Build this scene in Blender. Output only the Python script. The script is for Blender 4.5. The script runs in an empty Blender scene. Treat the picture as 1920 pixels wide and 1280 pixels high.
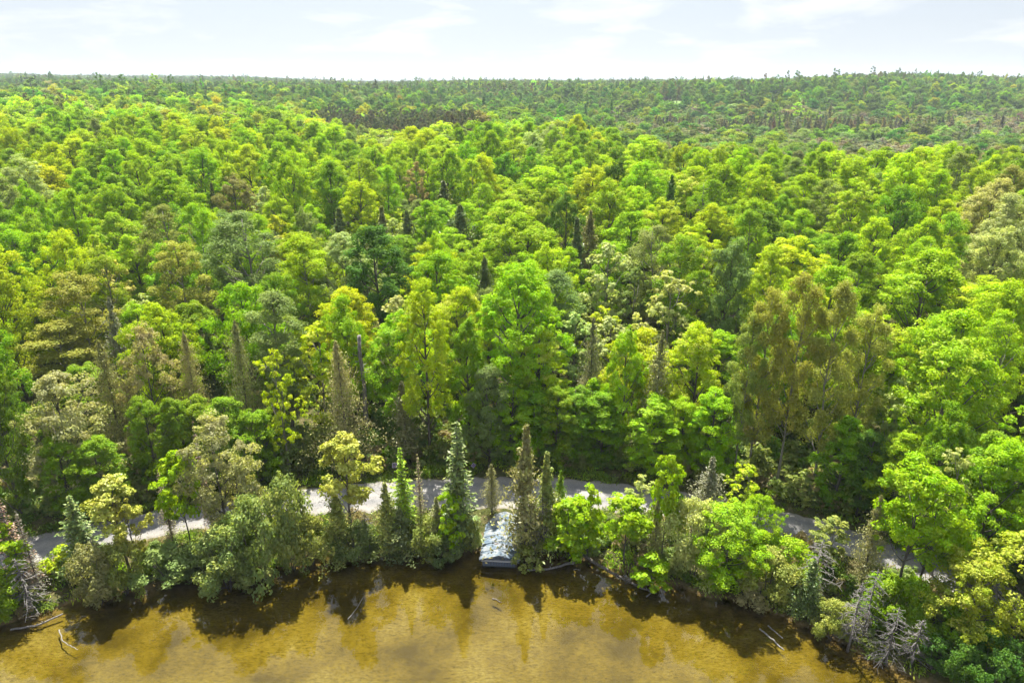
import bpy, math, random
import numpy as np
from mathutils import Vector

rng = np.random.default_rng(11)
random.seed(5)
R = math.radians
scene = bpy.context.scene
COL = scene.collection

# ------------------------------------------------------------------ camera
CAM_H, PITCH, FPX = 45.0, R(20.9), 1280.0          # focal length in units of a 1920 px wide frame
cam_data = bpy.data.cameras.new('camera')
cam_data.sensor_width = 36.0
cam_data.lens = 24.0
cam_data.clip_start = 0.5
cam_data.clip_end = 20000
cam = bpy.data.objects.new('camera', cam_data)
COL.objects.link(cam)
cam.location = (0, 0, CAM_H)
cam.rotation_euler = (R(90) - PITCH, 0, 0)
scene.camera = cam

# ------------------------------------------------------------------ light
SUN_AZ, SUN_EL = R(-8), R(63)
sun_vec = Vector((math.sin(SUN_AZ) * math.cos(SUN_EL), math.cos(SUN_AZ) * math.cos(SUN_EL), math.sin(SUN_EL)))
sd = bpy.data.lights.new('sun', 'SUN')
sd.energy = 5.0
sd.angle = R(0.6)
sd.color = (1.0, 0.94, 0.82)
so = bpy.data.objects.new('sun', sd)
COL.objects.link(so)
so.location = (0, 100, 200)
so.rotation_euler = (-sun_vec).to_track_quat('-Z', 'Y').to_euler()

world = bpy.data.worlds.new('World')
scene.world = world
world.use_nodes = True
wn, wl = world.node_tree.nodes, world.node_tree.links
for n in list(wn):
    wn.remove(n)
w_out = wn.new('ShaderNodeOutputWorld')
bg = wn.new('ShaderNodeBackground')
bg.inputs['Strength'].default_value = 0.043
sky = wn.new('ShaderNodeTexSky')
sky.sky_type = 'NISHITA'
sky.sun_disc = False
sky.sun_elevation = SUN_EL
sky.sun_rotation = SUN_AZ
sky.air_density = 1.0
sky.dust_density = 0.8
sky.ozone_density = 1.5
tc = wn.new('ShaderNodeTexCoord')
sep = wn.new('ShaderNodeSeparateXYZ')
wl.new(tc.outputs['Generated'], sep.inputs[0])
# clouds: low flat puffs in a thin veil
cmb = wn.new('ShaderNodeMapping'); cmb.inputs['Scale'].default_value = (7.0, 7.0, 30.0); cmb.inputs['Location'].default_value = (0.7, 0.2, 0.4)
wl.new(tc.outputs['Generated'], cmb.inputs[0])
cn = wn.new('ShaderNodeTexNoise')
cn.inputs['Scale'].default_value = 1.0
cn.inputs['Detail'].default_value = 7
cn.inputs['Roughness'].default_value = 0.56
cn.inputs['Distortion'].default_value = 0.3
wl.new(cmb.outputs[0], cn.inputs['Vector'])
cr = wn.new('ShaderNodeValToRGB')
cr.color_ramp.elements[0].position = 0.49
cr.color_ramp.elements[1].position = 0.66
wl.new(cn.outputs['Fac'], cr.inputs[0])
cmax = wn.new('ShaderNodeMath'); cmax.operation = 'MULTIPLY_ADD'
cmax.inputs[1].default_value = 0.85; cmax.inputs[2].default_value = 0.0
wl.new(cr.outputs[0], cmax.inputs[0])
cmix = wn.new('ShaderNodeMix'); cmix.data_type = 'RGBA'
wl.new(cmax.outputs[0], cmix.inputs[0])
veil = wn.new('ShaderNodeMix'); veil.data_type = 'RGBA'; veil.inputs[0].default_value = 0.75   # a thin veil everywhere, puffs on top
wl.new(sky.outputs[0], veil.inputs[6])
wl.new(veil.outputs[2], cmix.inputs[6])
nrm = wn.new('ShaderNodeVectorMath'); nrm.operation = 'NORMALIZE'; wl.new(tc.outputs['Generated'], nrm.inputs[0])
dot = wn.new('ShaderNodeVectorMath'); dot.operation = 'DOT_PRODUCT'; dot.inputs[1].default_value = tuple(sun_vec); wl.new(nrm.outputs[0], dot.inputs[0])
dmx = wn.new('ShaderNodeMath'); dmx.operation = 'MAXIMUM'; dmx.inputs[1].default_value = 0.0; wl.new(dot.outputs['Value'], dmx.inputs[0])
dpw = wn.new('ShaderNodeMath'); dpw.operation = 'POWER'; dpw.inputs[1].default_value = 4.0; wl.new(dmx.outputs[0], dpw.inputs[0])
dga = wn.new('ShaderNodeMath'); dga.operation = 'MULTIPLY_ADD'; dga.inputs[1].default_value = 1.9; dga.inputs[2].default_value = 1.0; wl.new(dpw.outputs[0], dga.inputs[0])
ccl = wn.new('ShaderNodeVectorMath'); ccl.operation = 'SCALE'; ccl.inputs[0].default_value = (7.9, 7.95, 8.1); wl.new(dga.outputs[0], ccl.inputs['Scale'])
cvl = wn.new('ShaderNodeVectorMath'); cvl.operation = 'SCALE'; cvl.inputs[0].default_value = (5.95, 6.3, 7.05); wl.new(dga.outputs[0], cvl.inputs['Scale']); wl.new(cvl.outputs[0], veil.inputs[7])
wl.new(ccl.outputs[0], cmix.inputs[7])
wl.new(cmix.outputs[2], bg.inputs['Color'])
wl.new(bg.outputs[0], w_out.inputs['Surface'])

scene.view_settings.view_transform = 'Standard'
scene.view_settings.look = 'None'
scene.view_settings.gamma = 1.0
scene.view_settings.use_curve_mapping = False
scene.view_settings.exposure = 1.5

scene.render.engine = 'CYCLES'
cy = scene.cycles
cy.max_bounces = 6
cy.diffuse_bounces = 4
cy.glossy_bounces = 2
cy.transmission_bounces = 2
cy.transparent_max_bounces = 8
cy.volume_bounces = 0
cy.caustics_reflective = False
cy.caustics_refractive = False
cy.sample_clamp_indirect = 4.0
cy.use_denoising = True
cy.denoiser = 'OPENIMAGEDENOISE'
cy.denoising_input_passes = 'RGB_ALBEDO_NORMAL'
cy.denoising_prefilter = 'ACCURATE'
cy.use_adaptive_sampling = True
cy.adaptive_threshold = 0.025

# ------------------------------------------------------------------ picture <-> place helpers
cp, sp = math.cos(PITCH), math.sin(PITCH)
def ray(u, v):
    xc, yc = (u - 960) / FPX, (640 - v) / FPX
    return np.array([xc, cp + yc * sp, -sp + yc * cp])
def px2plane(u, v, z):
    d = ray(u, v)
    k = (z - CAM_H) / d[2]
    return k * d[0], k * d[1]
def project(x, y, z):
    dz = z - CAM_H
    f = y * cp - dz * sp
    up = y * sp + dz * cp
    return 960 + FPX * x / f, 640 - FPX * up / f, f
def smooth(a, b, x):
    t = np.clip((x - a) / (b - a), 0, 1)
    return t * t * (3 - 2 * t)

# ------------------------------------------------------------------ terrain
ROAD_Z = 1.3
road_px = [(-140, 1052, 1140), (0, 1006, 1075), (130, 984, 1046), (290, 953, 1008), (430, 932, 984), (560, 913, 966), (680, 902, 959),
           (800, 895, 955), (900, 891, 954), (1060, 894, 954), (1170, 903, 959), (1300, 920, 975), (1430, 944, 1000),
           (1530, 967, 1023), (1650, 1003, 1064), (1800, 1055, 1125), (1960, 1118, 1195)]
rx, ry, rw = [], [], []
for u, va, vb in road_px:
    xa, ya = px2plane(u, va, ROAD_Z); xb, yb = px2plane(u, vb, ROAD_Z)
    rx.append((xa + xb) / 2); ry.append((ya + yb) / 2); rw.append((ya - yb) / 2)
XS = np.arange(-130, 130.1, 0.5)
def smooth_curve(px, py, k=13):
    v = np.interp(XS, px, py)
    # continue straight beyond the ends
    sl = (py[1] - py[0]) / (px[1] - px[0]); v[XS < px[0]] = py[0] + sl * (XS[XS < px[0]] - px[0])
    sl = (py[-1] - py[-2]) / (px[-1] - px[-2]); v[XS > px[-1]] = py[-1] + sl * (XS[XS > px[-1]] - px[-1])
    ker = np.hanning(k); ker /= ker.sum()
    return np.convolve(np.pad(v, k // 2, mode='edge'), ker, 'valid')
road_c = smooth_curve(rx, ry, 25)
road_w = np.clip(smooth_curve(rx, rw, 25), 2.6, 3.4)
shore_px = [(-160, 1229), (0, 1172), (60, 1154), (150, 1126), (250, 1106), (400, 1073), (500, 1066), (600, 1044), (700, 1034), (800, 1028),
            (900, 1034), (975, 1044), (1080, 1046), (1150, 1062), (1250, 1094), (1330, 1116), (1400, 1136), (1480, 1154),
            (1560, 1200), (1650, 1242), (1750, 1284), (1900, 1344), (2050, 1399)]
shx, shy = zip(*[px2plane(u, v, 0) for u, v in shore_px])
shore_c = smooth_curve(shx, shy, 9)
shore_c += 0.35 * np.sin(XS * 1.3) * np.sin(XS * 0.37 + 1)
def f_road(x): return np.interp(x, XS, road_c)
def f_roadw(x): return np.interp(x, XS, road_w)
def f_shore(x): return np.interp(x, XS, shore_c)

def wob(x, y, s, seed):
    a = seed * 12.9898
    return (np.sin(x / s + a) * np.cos(y / s * 0.83 + a * 1.7) + 0.5 * np.sin(x / s * 2.3 + y / s * 1.7 + a * 2.3)) / 1.5

# height of the land along seven bearings (x/y), by distance
LD = np.array([60, 75, 100, 135, 180, 230, 300, 360, 450, 550, 620, 700, 900, 1300, 2500, 4600.])
LT = np.array([-0.75, -0.4, -0.18, -0.04, 0.08, 0.3, 0.5, 0.8])
LH = np.array([
    # 60   75  100 135 180   230   300   360  450 550 620  700   900   1300 2500 4600
    [1.2, 1.3, 4.5, 10, 13, 16, 19, 21, 22, 23, 23.5, 25, 27, 30, 49, 49],
    [1.2, 1.3, 4.5, 9.5, 12, 13.5, 16, 17.5, 19, 21, 22, 24, 25, 27.5, 39, 39],
    [1.2, 1.3, 4, 8.5, 9.5, 9, 8, 9, 12, 16, 19, 22, 22, 22, 23, 23],
    [1.2, 1.3, 3, 7, 10, 14.5, 15, 11, 8, 10, 15, 22, 24, 25, 26, 26],
    [1.2, 1.3, 3, 8, 11.5, 14, 10, 7, 6, 9, 14, 22, 25, 25, 26, 26],
    [1.2, 1.3, 4.5, 11, 9.5, 4.0, 3, 3, 4, 6, 14.5, 26, 27, 26, 27, 27],
    [1.2, 1.3, 4.5, 11, 8.5, 3.5, 3, 3, 4, 6.5, 15, 28, 34, 31, 30, 30],
    [1.2, 1.3, 4.5, 11, 8.5, 4, 3, 3.5, 5, 8, 16, 27, 30, 29, 29, 29]])
LG = np.linspace(math.log(60), math.log(4600), 240)
ker_ = np.hanning(9); ker_ /= ker_.sum()
LS = np.array([np.convolve(np.pad(np.interp(LG, np.log(LD), r_), 4, mode='edge'), ker_, 'valid') for r_ in LH])
def land_height(x, y):
    yy = np.maximum(y, 61)
    t = np.clip(x / yy, LT[0], LT[-1] - 1e-6)
    i = np.clip(np.searchsorted(LT, t, side='right') - 1, 0, len(LT) - 2)
    f = (t - LT[i]) / (LT[i + 1] - LT[i]); f = f * f * (3 - 2 * f)
    q = np.clip((np.log(yy) - LG[0]) / (LG[1] - LG[0]), 0, len(LG) - 1.001)
    j = q.astype(int); g_ = q - j
    a_ = LS[i, j] * (1 - g_) + LS[i, j + 1] * g_
    b_ = LS[i + 1, j] * (1 - g_) + LS[i + 1, j + 1] * g_
    roll = (3.2 * wob(x, y, 95, 5) + 2.4 * wob(x, y, 37, 6)) * smooth(330, 700, y)
    return a_ * (1 - f) + b_ * f + roll

def terrain(x, y):
    x = np.asarray(x, float); y = np.asarray(y, float)
    ds = y - f_shore(x)
    dr = y - f_road(x)
    w = f_roadw(x)
    lake = -0.85 * (1 - np.exp(np.minimum(ds, 0) / 5.0)) - 0.02 + 0.05 * wob(x, y, 2.6, 3)
    lake = np.maximum(lake, -1.1)
    bank = 0.55 * smooth(-0.3, 1.6, ds) + 0.55 * smooth(1.5, 4.5, ds) + 0.12 * wob(x, y, 1.9, 1)
    near = np.where(ds < 0, np.where(ds > -0.3, 0.02 * ds, 0) + lake, np.maximum(bank, -0.05 + 0.15 * ds))
    # forest land beyond the road
    land = land_height(x, y) + 1.2 * wob(x, y, 60, 2) * smooth(150, 260, y) + 0.2 * wob(x, y, 3.1, 4)
    k = smooth(0, 5, dr - w)
    z = near * (1 - k) + land * k
    # the road bench
    b = 1 - smooth(0.3, 2.4, np.abs(dr) - w)
    b = b * (ds > 0.8)
    z = z * (1 - b) + (ROAD_Z - 0.10) * b
    return z
def tz(x, y): return float(terrain(x, y))

def base_at(u, v):
    """the point of the land seen at a pixel"""
    d = ray(u, v)
    k = 30.0
    for i in range(4000):
        p = k * d
        if CAM_H + p[2] <= tz(p[0], p[1]):
            break
        k += 0.1 if k < 150 else 1.0
    return p[0], p[1]
def height_for(x, y, v_top):
    yc = (640 - v_top) / FPX
    d = ray(960, v_top)
    return CAM_H + d[2] * (y / d[1]) - tz(x, y)
def at_height(u, v, h):
    """where a tree of height h stands whose top shows at a pixel"""
    d = ray(u, v)
    lo, hi = 40.0, 900.0
    for y in np.arange(40, 900, 0.5):
        k = y / d[1]
        if CAM_H + d[2] * k - tz(d[0] * k, y) <= h:
            return d[0] * k, y
    return d[0] * k, y

# ------------------------------------------------------------------ materials
def new_mat(name):
    m = bpy.data.materials.new(name)
    m.use_nodes = True
    for n in list(m.node_tree.nodes):
        m.node_tree.nodes.remove(n)
    o = m.node_tree.nodes.new('ShaderNodeOutputMaterial')
    return m, m.node_tree.nodes, m.node_tree.links, o

def leaf_material(name, instanced, transl=0.45, rough_gloss=0.008):
    m, n, l, o = new_mat(name)
    if instanced:
        a = n.new('ShaderNodeAttribute'); a.attribute_type = 'INSTANCER'; a.attribute_name = 'tint'
        base, alpha = a.outputs['Color'], a.outputs['Alpha']
    else:
        a = n.new('ShaderNodeObjectInfo')
        base, alpha = a.outputs['Color'], a.outputs['Alpha']
    v = n.new('ShaderNodeAttribute'); v.attribute_name = 'leaf_tone'
    s = n.new('ShaderNodeSeparateXYZ'); l.new(v.outputs['Vector'], s.inputs[0])
    # x: brightness of the leaf, y: hue, z: young shoots
    hue = n.new('ShaderNodeMath'); hue.operation = 'MULTIPLY_ADD'; hue.inputs[1].default_value = 0.045; hue.inputs[2].default_value = 0.4775
    l.new(s.outputs[1], hue.inputs[0])
    val = n.new('ShaderNodeMath'); val.operation = 'MULTIPLY_ADD'; val.inputs[1].default_value = 0.75; val.inputs[2].default_value = 0.62
    l.new(s.outputs[0], val.inputs[0])
    young = n.new('ShaderNodeMix'); young.data_type = 'RGBA'
    ym = n.new('ShaderNodeMath'); ym.operation = 'MULTIPLY'
    l.new(s.outputs[2], ym.inputs[0]); l.new(alpha, ym.inputs[1])
    l.new(ym.outputs[0], young.inputs[0]); l.new(base, young.inputs[6])
    young.inputs[7].default_value = (0.58, 0.60, 0.13, 1)
    h = n.new('ShaderNodeHueSaturation')
    l.new(hue.outputs[0], h.inputs['Hue']); l.new(val.outputs[0], h.inputs['Value'])
    l.new(young.outputs[2], h.inputs['Color'])
    d = n.new('ShaderNodeBsdfDiffuse'); t = n.new('ShaderNodeBsdfTranslucent'); g = n.new('ShaderNodeBsdfGlossy')
    g.inputs['Roughness'].default_value = 0.45
    l.new(h.outputs[0], d.inputs['Color'])
    # light that has passed a leaf is yellower
    tg = n.new('ShaderNodeMix'); tg.data_type = 'RGBA'; tg.blend_type = 'MULTIPLY'; tg.inputs[0].default_value = 1
    tg.inputs[7].default_value = (1.08, 1.1, 0.5, 1)
    l.new(h.outputs[0], tg.inputs[6]); l.new(tg.outputs[2], t.inputs['Color'])
    m1 = n.new('ShaderNodeMixShader'); m1.inputs[0].default_value = transl
    l.new(d.outputs[0], m1.inputs[1]); l.new(t.outputs[0], m1.inputs[2])
    m2 = n.new('ShaderNodeMixShader'); m2.inputs[0].default_value = rough_gloss
    l.new(m1.outputs[0], m2.inputs[1]); l.new(g.outputs[0], m2.inputs[2])
    l.new(m2.outputs[0], o.inputs['Surface'])
    return m
M_LEAF = leaf_material('leaves', False)
M_NEEDLE = leaf_material('needles', False, 0.3, 0.03)
M_FARLEAF = leaf_material('forest_leaves', True, 0.46, 0.015)

def noise_mat(name, c1, c2, scale, rough=0.9, bump=0.0, stretch=(1, 1, 1), detail=6, c3=None, coord='Object', lo=0.35, hi=0.68):
    m, n, l, o = new_mat(name)
    tcn = n.new('ShaderNodeTexCoord'); mp = n.new('ShaderNodeMapping'); mp.inputs['Scale'].default_value = stretch
    l.new(tcn.outputs[coord], mp.inputs[0])
    nz = n.new('ShaderNodeTexNoise'); nz.inputs['Scale'].default_value = scale; nz.inputs['Detail'].default_value = detail
    nz.inputs['Roughness'].default_value = 0.65
    l.new(mp.outputs[0], nz.inputs['Vector'])
    r = n.new('ShaderNodeValToRGB')
    r.color_ramp.elements[0].position = lo; r.color_ramp.elements[0].color = (*c1, 1)
    r.color_ramp.elements[1].position = hi; r.color_ramp.elements[1].color = (*c2, 1)
    if c3:
        e = r.color_ramp.elements.new((lo + hi) / 2); e.color = (*c3, 1)
    l.new(nz.outputs['Fac'], r.inputs[0])
    p = n.new('ShaderNodeBsdfPrincipled'); p.inputs['Roughness'].default_value = rough
    p.inputs['Specular IOR Level'].default_value = 0.25
    l.new(r.outputs[0], p.inputs['Base Color'])
    if bump:
        b = n.new('ShaderNodeBump'); b.inputs['Strength'].default_value = bump; b.inputs['Distance'].default_value = 0.05
        l.new(nz.outputs['Fac'], b.inputs['Height']); l.new(b.outputs[0], p.inputs['Normal'])
    l.new(p.outputs[0], o.inputs['Surface'])
    return m
M_BARK = noise_mat('bark', (0.05, 0.042, 0.036), (0.17, 0.155, 0.14), 3.0, bump=0.5, stretch=(3, 3, 0.5))
M_PALEBARK = noise_mat('pale_bark', (0.12, 0.113, 0.10), (0.28, 0.265, 0.24), 3.0, bump=0.4, stretch=(3, 3, 0.6))
M_DEAD = noise_mat('dead_wood', (0.09, 0.084, 0.08), (0.25, 0.235, 0.225), 4.0, bump=0.4, stretch=(3, 3, 0.6))
M_RUSTDEAD = noise_mat('rusty_dead_wood', (0.16, 0.11, 0.09), (0.28, 0.2, 0.17), 4.0, stretch=(3, 3, 0.6))

# ground: leaf litter and herbs on land, golden silt with weed under the water line
m, n, l, o = new_mat('ground')
geo = n.new('ShaderNodeNewGeometry'); sx = n.new('ShaderNodeSeparateXYZ'); l.new(geo.outputs['Position'], sx.inputs[0])
def tex(scale, detail=6, rough=0.6, vec=None):
    t_ = n.new('ShaderNodeTexNoise'); t_.inputs['Scale'].default_value = scale; t_.inputs['Detail'].default_value = detail
    t_.inputs['Roughness'].default_value = rough
    l.new(vec or geo.outputs['Position'], t_.inputs['Vector'])
    return t_.outputs['Fac']
def ramp(fac, stops):
    r_ = n.new('ShaderNodeValToRGB')
    while len(r_.color_ramp.elements) < len(stops):
        r_.color_ramp.elements.new(0.5)
    for e, (p_, c_) in zip(r_.color_ramp.elements, stops):
        e.position = p_; e.color = (*c_, 1)
    l.new(fac, r_.inputs[0])
    return r_.outputs[0]
def mixc(f, a, b, blend='MIX'):
    x_ = n.new('ShaderNodeMix'); x_.data_type = 'RGBA'; x_.blend_type = blend
    if isinstance(f, float): x_.inputs[0].default_value = f
    else: l.new(f, x_.inputs[0])
    for s_, c_ in ((6, a), (7, b)):
        if isinstance(c_, tuple): x_.inputs[s_].default_value = (*c_, 1)
        else: l.new(c_, x_.inputs[s_])
    return x_.outputs[2]
land = ramp(tex(0.9, 8, 0.7), [(0.3, (0.035, 0.045, 0.014)), (0.5, (0.07, 0.075, 0.025)), (0.66, (0.15, 0.12, 0.07)), (0.75, (0.26, 0.22, 0.15))])
silt = ramp(tex(0.16, 7, 0.62), [(0.36, (0.058, 0.045, 0.006)), (0.45, (0.108, 0.083, 0.011)), (0.54, (0.146, 0.114, 0.017)), (0.66, (0.19, 0.157, 0.044))])
# fine weed flecks, stretched along the shore
mpw = n.new('ShaderNodeMapping'); mpw.inputs['Scale'].default_value = (0.7, 1.6, 1); l.new(geo.outputs['Position'], mpw.inputs[0])
weed = ramp(tex(3.4, 9, 0.78, mpw.outputs[0]), [(0.36, (0.0, 0.0, 0.0)), (0.5, (0.7, 0.7, 0.7)), (0.6, (1, 1, 1))])
silt = mixc(weed, (0.058, 0.044, 0.007), silt)
mud = ramp(tex(1.1, 6), [(0.35, (0.06, 0.045, 0.02)), (0.65, (0.22, 0.16, 0.07))])
zr = n.new('ShaderNodeMapRange'); zr.inputs['From Min'].default_value = -0.32; zr.inputs['From Max'].default_value = -0.1
l.new(sx.outputs[2], zr.inputs[0])
zr2 = n.new('ShaderNodeMapRange'); zr2.inputs['From Min'].default_value = 0.05; zr2.inputs['From Max'].default_value = 0.3
l.new(sx.outputs[2], zr2.inputs[0])
col = mixc(zr.outputs[0], silt, mud)
col = mixc(zr2.outputs[0], col, land)
p = n.new('ShaderNodeBsdfDiffuse'); l.new(col, p.inputs['Color'])
bmp = n.new('ShaderNodeBump'); bmp.inputs['Strength'].default_value = 0.6; bmp.inputs['Distance'].default_value = 0.1
l.new(tex(5.0, 6), bmp.inputs['Height']); l.new(bmp.outputs[0], p.inputs['Normal'])
l.new(p.outputs[0], o.inputs['Surface'])
M_GROUND = m

# water: clear amber, mirror-like by Fresnel, faint ripple
m, n, l, o = new_mat('lake_water')
geo = n.new('ShaderNodeNewGeometry')
rip = n.new('ShaderNodeTexNoise'); rip.inputs['Scale'].default_value = 2.2; rip.inputs['Detail'].default_value = 4
mpw = n.new('ShaderNodeMapping'); mpw.inputs['Scale'].default_value = (0.55, 1.2, 1); l.new(geo.outputs['Position'], mpw.inputs[0]); l.new(mpw.outputs[0], rip.inputs['Vector'])
bmp = n.new('ShaderNodeBump'); bmp.inputs['Strength'].default_value = 0.05; bmp.inputs['Distance'].default_value = 0.04
l.new(rip.outputs['Fac'], bmp.inputs['Height'])
fr = n.new('ShaderNodeFresnel'); fr.inputs['IOR'].default_value = 1.45; l.new(bmp.outputs[0], fr.inputs['Normal'])
tr = n.new('ShaderNodeBsdfTransparent'); tr.inputs['Color'].default_value = (0.95, 0.92, 0.72, 1)
gl = n.new('ShaderNodeBsdfGlossy'); gl.inputs['Roughness'].default_value = 0.02; l.new(bmp.outputs[0], gl.inputs['Normal'])
mx = n.new('ShaderNodeMixShader'); l.new(fr.outputs[0], mx.inputs[0]); l.new(tr.outputs[0], mx.inputs[1]); l.new(gl.outputs[0], mx.inputs[2])
l.new(mx.outputs[0], o.inputs['Surface'])
M_WATER = m

# gravel road
m, n, l, o = new_mat('gravel')
geo = n.new('ShaderNodeNewGeometry')
at = n.new('ShaderNodeAttribute'); at.attribute_name = 'across'
g1 = ramp(tex(0.5, 5), [(0.3, (0.205, 0.204, 0.205)), (0.7, (0.28, 0.276, 0.273))])
g2 = ramp(tex(9.0, 5, 0.8), [(0.3, (0.55, 0.55, 0.55)), (0.5, (1, 1, 1)), (0.72, (1.3, 1.28, 1.25))])
col = mixc(1.0, g1, g2, 'MULTIPLY')
trk = ramp(at.outputs['Fac'], [(0.0, (0.75, 0.70, 0.6)), (0.1, (1.1, 1.06, 1.0)), (0.3, (0.74, 0.75, 0.78)), (0.5, (1.08, 1.06, 1.03)), (0.7, (0.74, 0.75, 0.78)), (0.9, (1.12, 1.08, 1.0)), (1.0, (0.75, 0.72, 0.62))])
col = mixc(1.0, col, trk, 'MULTIPLY')
p = n.new('ShaderNodeBsdfDiffuse'); l.new(col, p.inputs['Color'])
bmp = n.new('ShaderNodeBump'); bmp.inputs['Strength'].default_value = 0.5; bmp.inputs['Distance'].default_value = 0.04
l.new(tex(14.0, 4), bmp.inputs['Height']); l.new(bmp.outputs[0], p.inputs['Normal'])
l.new(p.outputs[0], o.inputs['Surface'])
M_GRAVEL = m

# ------------------------------------------------------------------ mesh helpers
class MB:
    def __init__(s):
        s.v, s.f, s.n = [], [], 0
    def add(s, verts, faces):
        verts = np.asarray(verts, float)
        s.v.append(verts)
        s.f += [tuple(i + s.n for i in f) for f in faces]
        s.n += len(verts)
    def tube(s, pts, radii, sides=5):
        pts = np.asarray(pts, float)
        vs, fs = [], []
        for i, p_ in enumerate(pts):
            d = pts[min(i + 1, len(pts) - 1)] - pts[max(i - 1, 0)]
            d = d / (np.linalg.norm(d) + 1e-9)
            a = np.cross(d, [0.31, 0.95, 0.05]); a /= np.linalg.norm(a) + 1e-9
            b = np.cross(d, a)
            for k in range(sides):
                w = 2 * math.pi * k / sides
                vs.append(p_ + radii[i] * (math.cos(w) * a + math.sin(w) * b))
        for i in range(len(pts) - 1):
            for k in range(sides):
                k2 = (k + 1) % sides
                fs.append((i * sides + k, i * sides + k2, (i + 1) * sides + k2, (i + 1) * sides + k))
        fs.append(tuple(range(sides - 1, -1, -1)))
        fs.append(tuple((len(pts) - 1) * sides + k for k in range(sides)))
        s.add(vs, fs)
    def box(s, x0, x1, y0, y1, z0, z1):
        s.add([(x0, y0, z0), (x1, y0, z0), (x1, y1, z0), (x0, y1, z0), (x0, y0, z1), (x1, y0, z1), (x1, y1, z1), (x0, y1, z1)],
              [(3, 2, 1, 0), (4, 5, 6, 7), (0, 1, 5, 4), (1, 2, 6, 5), (2, 3, 7, 6), (3, 0, 4, 7)])
    def mesh(s, name, mat, smooth_=False):
        me = bpy.data.meshes.new(name)
        me.from_pydata(np.concatenate(s.v).tolist(), [], s.f)
        me.materials.append(mat)
        if smooth_:
            me.polygons.foreach_set('use_smooth', [True] * len(me.polygons))
        return me

def quad_mesh(name, V, tone, mat):
    """V: (N,4,3) leaf corners; tone: (N,3) per leaf"""
    N = len(V)
    me = bpy.data.meshes.new(name)
    me.vertices.add(4 * N); me.vertices.foreach_set('co', V.reshape(-1).astype(np.float32))
    me.loops.add(4 * N); me.loops.foreach_set('vertex_index', np.arange(4 * N, dtype=np.int32))
    me.polygons.add(N); me.polygons.foreach_set('loop_start', np.arange(0, 4 * N, 4, dtype=np.int32))
    try: me.polygons.foreach_set('loop_total', np.full(N, 4, np.int32))
    except Exception: pass
    me.update(calc_edges=True)
    a = me.attributes.new('leaf_tone', 'FLOAT_VECTOR', 'FACE')
    a.data.foreach_set('vector', tone.reshape(-1).astype(np.float32))
    me.materials.append(mat)
    return me

def unit(a):
    return a / (np.linalg.norm(a, axis=-1, keepdims=True) + 1e-9)

def leaves_from(C, N, a, w, g, fold=0.25, T=None):
    """leaf quads at points C with normals N, half length a, half width w"""
    n_ = len(C)
    if T is None:
        T = g.normal(size=(n_, 3))
    T = unit(T - N * np.sum(T * N, 1, keepdims=True))
    B = np.cross(N, T)
    a = np.asarray(a).reshape(-1, 1); w = np.asarray(w).reshape(-1, 1)
    V = np.stack([C - T * a, C + B * w + N * a * fold, C + T * a, C - B * w + N * a * fold], 1)
    return V

def clump_leaves(centers, rads, per, leaf, flat, g, up=0.7, rnd=0.55, aspect=0.62, tone0=None, cdir=None):
    """tufts of leaves: a flattened dome of leaves round each centre"""
    k = len(centers)
    C = np.repeat(centers, per, 0); Rr = np.repeat(rads, per)[:, None]
    d = unit(g.normal(size=(k * per, 3)) + np.array([0, 0, 0.35]))
    rad = g.uniform(0.25, 1.0, (k * per, 1)) ** 0.55
    P = C + d * rad * Rr * np.array([1, 1, flat])
    N = unit(d * 0.55 + np.array([0, 0, up]) + g.normal(size=(k * per, 3)) * rnd)
    if cdir is not None:
        N = unit(d * 0.62 + np.repeat(cdir, per, 0) * 0.38 + np.array([0, 0, up * 0.4]) + g.normal(size=(k * per, 3)) * rnd * 0.75)
    s = leaf * g.uniform(0.65, 1.3, k * per)
    V = leaves_from(P, N, s, s * aspect, g)
    ct = g.uniform(0, 1, k) if tone0 is None else tone0
    tone = np.stack([np.clip(0.25 + 0.3 * np.repeat(ct, per) + 0.3 * g.uniform(0, 1, k * per), 0, 1),
                     np.clip(0.5 * np.repeat(g.uniform(0, 1, k), per) + 0.5 * g.uniform(0, 1, k * per), 0, 1),
                     np.repeat((g.uniform(0, 1, k) > 0.55) * g.uniform(0.4, 1, k), per) * (g.uniform(0, 1, k * per) > 0.3)], 1)
    return V, tone

def grow_trunk(H, r0, g, bend=0.03, n_=8):
    z = np.linspace(0, H, n_)
    off = np.cumsum(g.normal(0, bend * H / n_, (n_, 2)), 0); off[0] = 0
    pts = np.column_stack([off, z])
    rad = r0 * (1 - 0.9 * (z / H)) ** 0.8; rad[0] *= 1.35
    return pts, rad
def on_trunk(pts, z):
    return np.array([np.interp(z, pts[:, 2], pts[:, 0]), np.interp(z, pts[:, 2], pts[:, 1]), z])

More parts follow.
